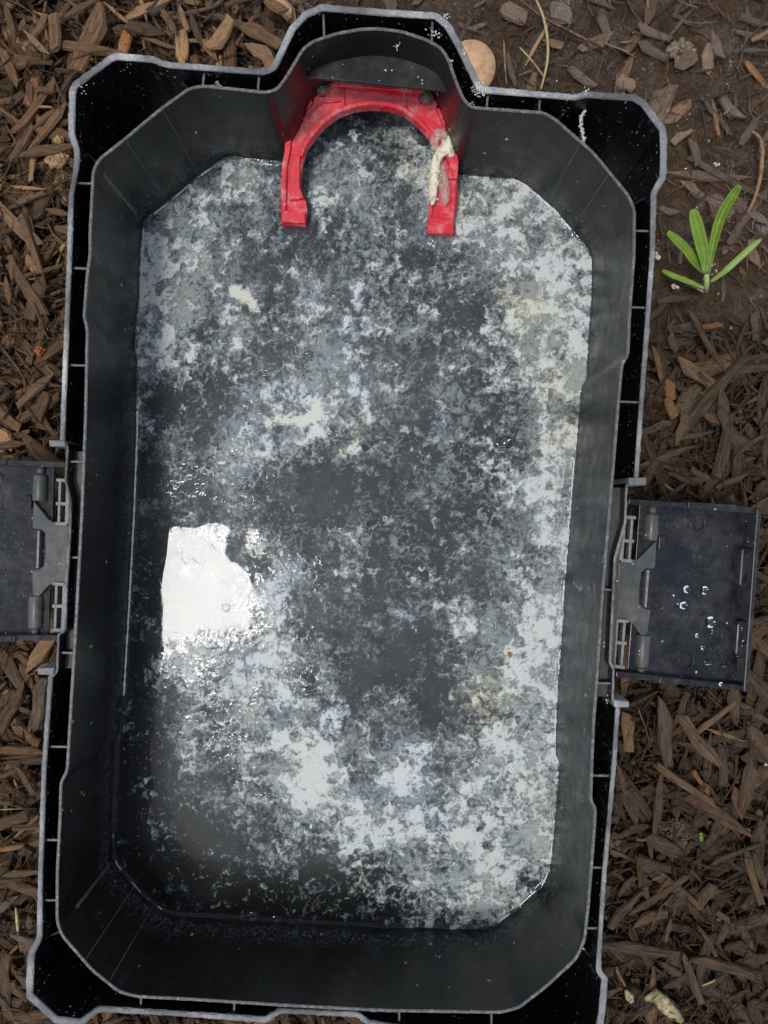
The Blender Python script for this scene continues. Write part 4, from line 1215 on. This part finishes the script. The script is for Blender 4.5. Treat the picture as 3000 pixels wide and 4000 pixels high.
mulch = np_mesh('mulch', SVn, np.array(tri), {'grain': ('FLOAT_VECTOR', np.concatenate(grainA)), 'tint': ('FLOAT_COLOR', np.concatenate(tintA)), 'shift': ('FLOAT', np.concatenate(shiftA)), 'damp': ('FLOAT', np.concatenate(dampA))}, [M_WOODS], smooth=False)
tag(mulch, 'deep bed of small brown wood splinters around the box', 'mulch', None, 'stuff')

# hair fine splinters and soil crumbs between the chips
def fibres(n, name, label):
    x = rng.uniform(-0.42, 0.42, n); y = rng.uniform(-0.52, 0.52, n)
    ok = ~inside(x, y, rim_c) & (rng.random(n) > 0.7 * wetness(x, y)); x = x[ok]; y = y[ok]; n = len(x)
    w = wetness(x, y); L = np.clip(0.010 * np.exp(rng.normal(0, 0.55, n)), 0.003, 0.045); W = np.clip(L * rng.uniform(0.03, 0.11, n), 0.0004, 0.0017)
    z = ground_h(x, y) + 0.004 + rng.random(n) ** 0.8 * 0.030 * (1 - 0.85 * w)
    yaw = rng.uniform(0, 6.283, n); pit = rng.normal(0, 0.2, n)
    d = np.stack([np.cos(yaw) * np.cos(pit), np.sin(yaw) * np.cos(pit), np.sin(pit)], 1)
    sd = np.stack([-np.sin(yaw), np.cos(yaw), np.zeros(n)], 1); up = np.cross(d, sd)
    c = np.stack([x, y, z], 1); V = np.zeros((n, 9, 3))
    bend = rng.normal(0, 0.05, n)
    for k, (t, q) in enumerate(((-0.5, 0.6), (0.05, 1.0), (0.5, 0.35))):
        cc = c + d * (L * t)[:, None] + sd * (L * bend * (1 if k == 1 else 0))[:, None]
        for m, (a, b) in enumerate(((-0.5, -0.3), (0.5, -0.3), (0.0, 0.5))):
            V[:, k * 3 + m] = cc + sd * (W * q * a)[:, None] + up * (W * q * b)[:, None]
    T = []
    for k in (0, 1):
        for m in range(3):
            a = k * 3 + m; b = k * 3 + (m + 1) % 3
            T += [(a, b, b + 3), (a, b + 3, a + 3)]
    T += [(0, 2, 1), (6, 7, 8)]
    T = np.array(T)[None] + (np.arange(n) * 9)[:, None, None]
    pals = np.array([PAL[k] for k in ('dark', 'brown', 'mid', 'light', 'tan', 'reddish')])
    ci = rng.choice(6, n, p=[0.24, 0.30, 0.26, 0.13, 0.04, 0.03])
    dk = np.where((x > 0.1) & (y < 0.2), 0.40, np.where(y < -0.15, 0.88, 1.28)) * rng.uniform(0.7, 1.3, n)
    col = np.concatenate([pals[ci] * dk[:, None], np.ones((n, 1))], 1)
    gr = np.zeros((n, 9, 3)); gr[:, :, 0] = np.repeat(np.array([-.5, 0, .5]), 3)[None]; gr[:, :, 1] = np.tile([-.5, .5, 0], 3)[None]
    o = np_mesh(name, V.reshape(-1, 3), T.reshape(-1, 3), {'grain': ('FLOAT_VECTOR', gr.reshape(-1, 3)), 'tint': ('FLOAT_COLOR', np.repeat(col, 9, 0)), 'shift': ('FLOAT', np.repeat(rng.uniform(0, 40, n), 9)), 'damp': ('FLOAT', np.repeat(w, 9))}, [M_WOODS], smooth=False)
    tag(o, label, 'mulch', None, 'stuff')
fibres(38000, 'mulch_fibres', 'hair fine wood fibres strewn through the mulch')
def crumbs(n, name, label):
    x = rng.uniform(-0.42, 0.42, n); y = rng.uniform(-0.52, 0.52, n)
    pt = fbm(x, y, 16, 3, 711) + rng.normal(0, 0.12, n)
    ok = ~inside(x, y, rim_c) & (pt > 0.02) & (rng.random(n) > 0.8 * wetness(x, y)); x = x[ok]; y = y[ok]; n = len(x)
    w = wetness(x, y)
    z = ground_h(x, y) + 0.006 + rng.random(n) * 0.021 * (1 - 0.9 * w)
    r = np.clip(0.0011 * np.exp(rng.normal(0, 0.5, n)), 0.0004, 0.0036) * (1 - 0.55 * w)
    dirs = np.array([(1,0,0),(-1,0,0),(0,1,0),(0,-1,0),(0,0,1),(0,0,-1),(.6,.6,.5),(-.6,.6,.5),(.6,-.6,.5),(-.6,-.6,.5)], float)
    T0 = [(4,6,7),(4,7,9),(4,9,8),(4,8,6),(6,0,2),(6,2,7),(7,2,1),(7,1,9),(9,1,3),(9,3,8),(8,3,0),(8,0,6),(5,2,0),(5,1,2),(5,3,1),(5,0,3)]
    V = np.stack([x, y, z], 1)[:, None] + dirs[None] * r[:, None, None] * rng.uniform(0.55, 1.25, (n, 10, 1))
    T = np.array(T0)[None] + (np.arange(n) * 10)[:, None, None]
    pals = np.array([(0.030, 0.020, 0.013), (0.070, 0.048, 0.032), (0.13, 0.098, 0.068), (0.40, 0.27, 0.14), (0.55, 0.52, 0.45)])
    ci = rng.choice(5, n, p=[0.42, 0.33, 0.205, 0.03, 0.015])
    dk = np.where((x > 0.1) & (y < 0.2), 0.7, 1.0) * rng.uniform(0.7, 1.3, n)
    col = np.concatenate([pals[ci] * dk[:, None], np.ones((n, 1))], 1)
    gr = np.tile(dirs[None] * 0.3, (n, 1, 1))
    o = np_mesh(name, V.reshape(-1, 3), T.reshape(-1, 3), {'grain': ('FLOAT_VECTOR', gr.reshape(-1, 3)), 'tint': ('FLOAT_COLOR', np.repeat(col, 10, 0)), 'shift': ('FLOAT', np.repeat(rng.uniform(0, 40, n), 10)), 'damp': ('FLOAT', np.repeat(w * 0.25, 10))}, [M_WOODS], smooth=True)
    tag(o, label, 'soil', None, 'stuff')
crumbs(30000, 'soil_crumbs', 'crumbs of dark soil and grit between the wood chips')

# ------------------------------------------------------------------ small things on the ground
def gpt(px, py, dz):
    p = P(px, py, 0.02); z = gh(p.x, p.y) + dz
    return P(px, py, z)
def strand(name, pts, w, mat, label, cat, dz=0.03, n=7, jit=0.1):
    # smooth the path
    q = [Vector((a, b)) for a, b in pts]; path = []
    for i in range(len(q) - 1):
        p0 = q[max(i - 1, 0)]; p1 = q[i]; p2 = q[i + 1]; p3 = q[min(i + 2, len(q) - 1)]
        for k in range(6):
            t = k / 6
            path.append(0.5 * ((2 * p1) + (p2 - p0) * t + (2 * p0 - 5 * p1 + 4 * p2 - p3) * t * t + (3 * p1 - p0 - 3 * p2 + p3) * t ** 3))
    path.append(q[-1])
    mb = MB(); m = len(path)
    mb.tube([gpt(p.x, p.y, dz + 0.003 * math.sin(5 * i / m)) for i, p in enumerate(path)],
            [w * S * 0.62 * (0.55 + 0.45 * math.sin(math.pi * min(1, (i + 2) / (m + 1)))) for i in range(m)], n, jit)
    o = mb.build(name, mat, None, True)
    return tag(o, label, cat)
strand('straw', [(2090,-10),(2120,60),(2137,140),(2140,220),(2128,290),(2112,350)], 11, M_STRAW, 'long curved dry stalk lying across the mud above the box', 'stalk', 0.02)
strand('root', [(2940,515),(2968,540),(2978,600),(2968,700),(2945,780),(2920,830)], 16, M_ROOT, 'orange brown curved root at the right edge above the green plant', 'root', 0.016)
strand('twig', [(2020,-10),(2110,60),(2200,110),(2280,150),(2358,188)], 15, M_TWIG, 'wet dark red twig slanting across the mud', 'twig', 0.012)
strand('twig', [(1968,160),(1972,250),(1980,330)], 8, M_ROOT, 'thin upright twig between the tan leaf and the curved stalk', 'twig', 0.018)
strand('twig', [(2030,185),(2080,240),(2125,300)], 7, M_STRAW, 'thin pale twig touching the curved stalk', 'twig', 0.016)
strand('straw', [(62,3545),(66,3590),(72,3650),(80,3700)], 11, M_STRAW, 'yellow straw standing out left of the lower left corner of the box', 'straw', 0.03)
strand('straw', [(2742,3850),(2790,3830),(2800,3812)], 7, M_STRAW, 'bent thin straw right of the lower right corner of the box', 'straw', 0.028)
strand('twig', [(2490,2760),(2520,2840),(2540,2910)], 6, M_TWIG, 'thin dark twig just below the right latch', 'twig', 0.034)
strand('twig', [(130,1180),(160,1260),(190,1330)], 7, M_TWIG, 'thin dark twig left of the box beside the upper wall', 'twig', 0.034)
strand('straw', [(-5,3163),(70,3160),(140,3160)], 4, M_STRAW, 'hair thin straw lying level left of the box', 'straw', 0.032)

# dry round leaf
pts = []
c0 = gpt(1838, 262, 0.030)
for k in range(28):
    a = 2 * math.pi * k / 28
    pts.append((98 * math.cos(a) * (1 + 0.03 * math.sin(3 * a)), 110 * math.sin(a)))
V = [c0 + Vector((0, 0, 0.003))]; F = []
for rr in (0.5, 1.0):
    for (a, b) in pts: V.append(c0 + Vector((a * S * 1.22 * rr, b * S * 1.22 * rr, -0.0008 * rr * rr + 0.0006 * math.sin(a * 0.03))))
n = 28
for k in range(n):
    F.append((0, 1 + k, 1 + (k + 1) % n)); F.append((1 + k, 1 + n + k, 1 + n + (k + 1) % n, 1 + (k + 1) % n))
o = mk('dry_leaf', V, F, M_LEAFDRY, None, True)
so = o.modifiers.new('solid', 'SOLIDIFY'); so.thickness = 0.0006
tag(o, 'smooth tan round leaf sticking out from under the upper rim of the box', 'leaf')

def cluster(name, px, py, rx, ry, n, r, mat, label, cat, dz=0.026):
    mb = MB()
    for i in range(n):
        a = random.uniform(0, 6.28); q = math.sqrt(random.random())
        p = gpt(px + rx * q * math.cos(a), py + ry * q * math.sin(a), dz + random.uniform(0, 0.005) * (1 - q))
        s_ = r * random.uniform(0.5, 1.3)
        mb.dome(p, s_, s_ * random.uniform(0.7, 1), s_ * 0.9, a, 8, 3, 0.25)
    return tag(mb.build(name, mat, None, True), label, cat)
cluster('sandy_clump', 225, 620, 42, 34, 90, 0.0026, M_CRUMB, 'crumbly sandy yellow clump left of the box under the upper left corner', 'clump', 0.03)
cluster('sandy_clump', 232, 555, 16, 20, 24, 0.0022, M_CRUMB, 'small sandy yellow clump above the larger crumbly one', 'clump', 0.03)
cluster('russet_crumb', 155, 1372, 18, 13, 18, 0.0020, M_RUSSET, 'small rust red crumb left of the box wall', 'crumb', 0.034)
cluster('pebbles', 2640, 1118, 16, 10, 7, 0.0014, M_PEBBLE, 'little heap of white grit left of the plant stem', 'grit', 0.02)
cluster('pebbles', 2566, 998, 7, 12, 3, 0.0020, M_PEBBLE, 'cream pebble between the box wall and the plant', 'pebble', 0.022)
cluster('pebbles', 2980, 2995, 22, 14, 9, 0.0026, M_PEBBLE, 'white grit at the right edge below the right latch', 'grit', 0.028)
cluster('pebbles', 2800, 640, 12, 8, 6, 0.0012, M_PEBBLE, 'white grit on the muddy chip above the plant', 'grit', 0.022)
cluster('clay_lump', 2660, 200, 50, 38, 110, 0.0030, M_CLAY, 'light brown lump of clay in the wet mud', 'mud lump', 0.004)
cluster('soil_patch', 2640, 3260, 95, 62, 420, 0.0015, simple('fine_soil', [(0.050, 0.033, 0.020), (0.15, 0.105, 0.066)], 700, 0.9, 0.002), 'patch of fine brown soil among the chips right of the box', 'soil', 0.024)
cluster('soil_patch', 2410, 3300, 40, 46, 80, 0.0022, bpy.data.materials['fine_soil'], 'patch of fine soil against the lower right box wall', 'soil', 0.026)
cluster('soil_patch', 105, 3650, 36, 70, 110, 0.0022, bpy.data.materials['fine_soil'], 'patch of fine soil against the lower left box wall', 'soil', 0.026)

# pale husk, bottom right
mb = MB(); mb.tube([gpt(x, y, 0.03) for x, y in ((2520,3905),(2560,3890),(2590,3915),(2625,3955),(2665,3990))], [0.002, 0.0055, 0.008, 0.0075, 0.002], 9, 0.25, 0.5)
tag(mb.build('husk', M_HUSK, None, True), 'crumpled cream husk in the mulch at the lower right', 'husk')
mb = MB(); mb.tube([gpt(x, y, 0.03) for x, y in ((2445,3868),(2460,3895),(2468,3915))], [0.0015, 0.0042, 0.002], 8, 0.2, 0.6)
tag(mb.build('husk', M_HUSK, None, True), 'small pale husk just left of the crumpled cream one', 'husk')
# grey stone cut off by the right edge
mb = MB(); mb.dome(gpt(3055, 3735, -0.004), 0.021, 0.040, 0.045, 0.15, 22, 8, 0.04)
o = mb.build('stone', M_STONE, None, True)
tag(o, 'smooth dark grey stone cut off by the right picture edge', 'stone')

# green plant
def K(x, y): return (2500 + x * 0.3165, 600 + y * 0.3165)
plant = empty('green_plant', gpt(*K(820, 1690), 0.018))
tag(plant, 'bright green seedling with strap leaves in the mulch right of the box', 'plant')
def blade(pts, w, z0, z1, fold, lab=None):
    q = [K(x, y) for x, y in pts]; m = 14; V = []; al = []; acr = []
    base = gh(P(*q[0], 0.02).x, P(*q[0], 0.02).y)
    def at(t):
        f = t * (len(q) - 1); i = min(int(f), len(q) - 2); f -= i
        p0 = Vector(q[max(i - 1, 0)]); p1 = Vector(q[i]); p2 = Vector(q[i + 1]); p3 = Vector(q[min(i + 2, len(q) - 1)])
        return 0.5 * ((2 * p1) + (p2 - p0) * f + (2 * p0 - 5 * p1 + 4 * p2 - p3) * f * f + (3 * p1 - p0 - 3 * p2 + p3) * f ** 3)
    for i in range(m + 1):
        t = i / m; p = at(t); d = (at(min(1, t + 0.02)) - at(max(0, t - 0.02))).normalized(); nn = Vector((-d.y, d.x))
        ww = w * 0.3165 * 0.5 * min(1, 0.35 + 1.6 * t) * (1 - max(0, (t - 0.72) / 0.28) ** 2 * 0.62)
        z = base + z0 + (z1 - z0) * t ** 0.8
        for s_, lift in ((-1, fold), (-0.5, fold * 0.35), (0, 0), (0.5, fold * 0.35), (1, fold)):
            acr.append(s_); V.append(P(p.x + nn.x * ww * s_, p.y + nn.y * ww * s_, z + lift * ww * S * 1.2)); al.append(t)
    F = [(i * 5 + k, i * 5 + k + 1, i * 5 + k + 6, i * 5 + k + 5) for i in range(m) for k in range(4)]
    o = mk('leaf', V, F, M_GREEN, plant, True)
    a = o.data.attributes.new('along', 'FLOAT', 'POINT'); a.data.foreach_set('value', al)
    a = o.data.attributes.new('across', 'FLOAT', 'POINT'); a.data.foreach_set('value', acr)
    so = o.modifiers.new('solid', 'SOLIDIFY'); so.thickness = 0.0005
    if lab: o['label'] = lab
blade([(815,1480),(700,1350),(560,1160),(345,965)], 120, 0.028, 0.050, 0.35, 'leaf with a broken blunt tip')
blade([(810,1480),(790,1250),(720,950),(655,690)], 158, 0.032, 0.062, 0.6)
blade([(830,1500),(890,1180),(990,800),(1120,560),(1232,400)], 110, 0.030, 0.078, 1.0, 'longest leaf, pointed')
blade([(860,1590),(1040,1460),(1260,1260),(1500,1050)], 72, 0.024, 0.046, 0.3)
blade([(795,1660),(680,1610),(530,1550),(400,1500),(280,1440)], 66, 0.022, 0.030, 0.3, 'low leaf with a brown tip')
mb = MB(); mb.tube([gpt(*K(810, 1700), 0.014), gpt(*K(822, 1600), 0.022), gpt(*K(820, 1490), 0.032)], [0.0022, 0.0024, 0.0020], 10, 0.05)
o = mb.build('stem', M_GREEN, plant, True)
mb = MB(); mb.tube([gpt(*K(790, 1700), 0.014), gpt(*K(650, 1620), 0.022), gpt(*K(540, 1530), 0.025)], [0.0016, 0.0018, 0.0010], 8, 0.1)
mb.build('withered_leaf', M_STRAW, plant, True)
sp = empty('grass_sprout', gpt(2742, 3270, 0.024)); plant_main = plant; plant = sp
tag(sp, 'tiny green grass tip poking out of the soil patch right of the box', 'grass sprout')
q0 = K
K = lambda x, y: (x, y)
blade([(2742,3290),(2740,3275),(2738,3255)], 40, 0.026, 0.036, 0.4)
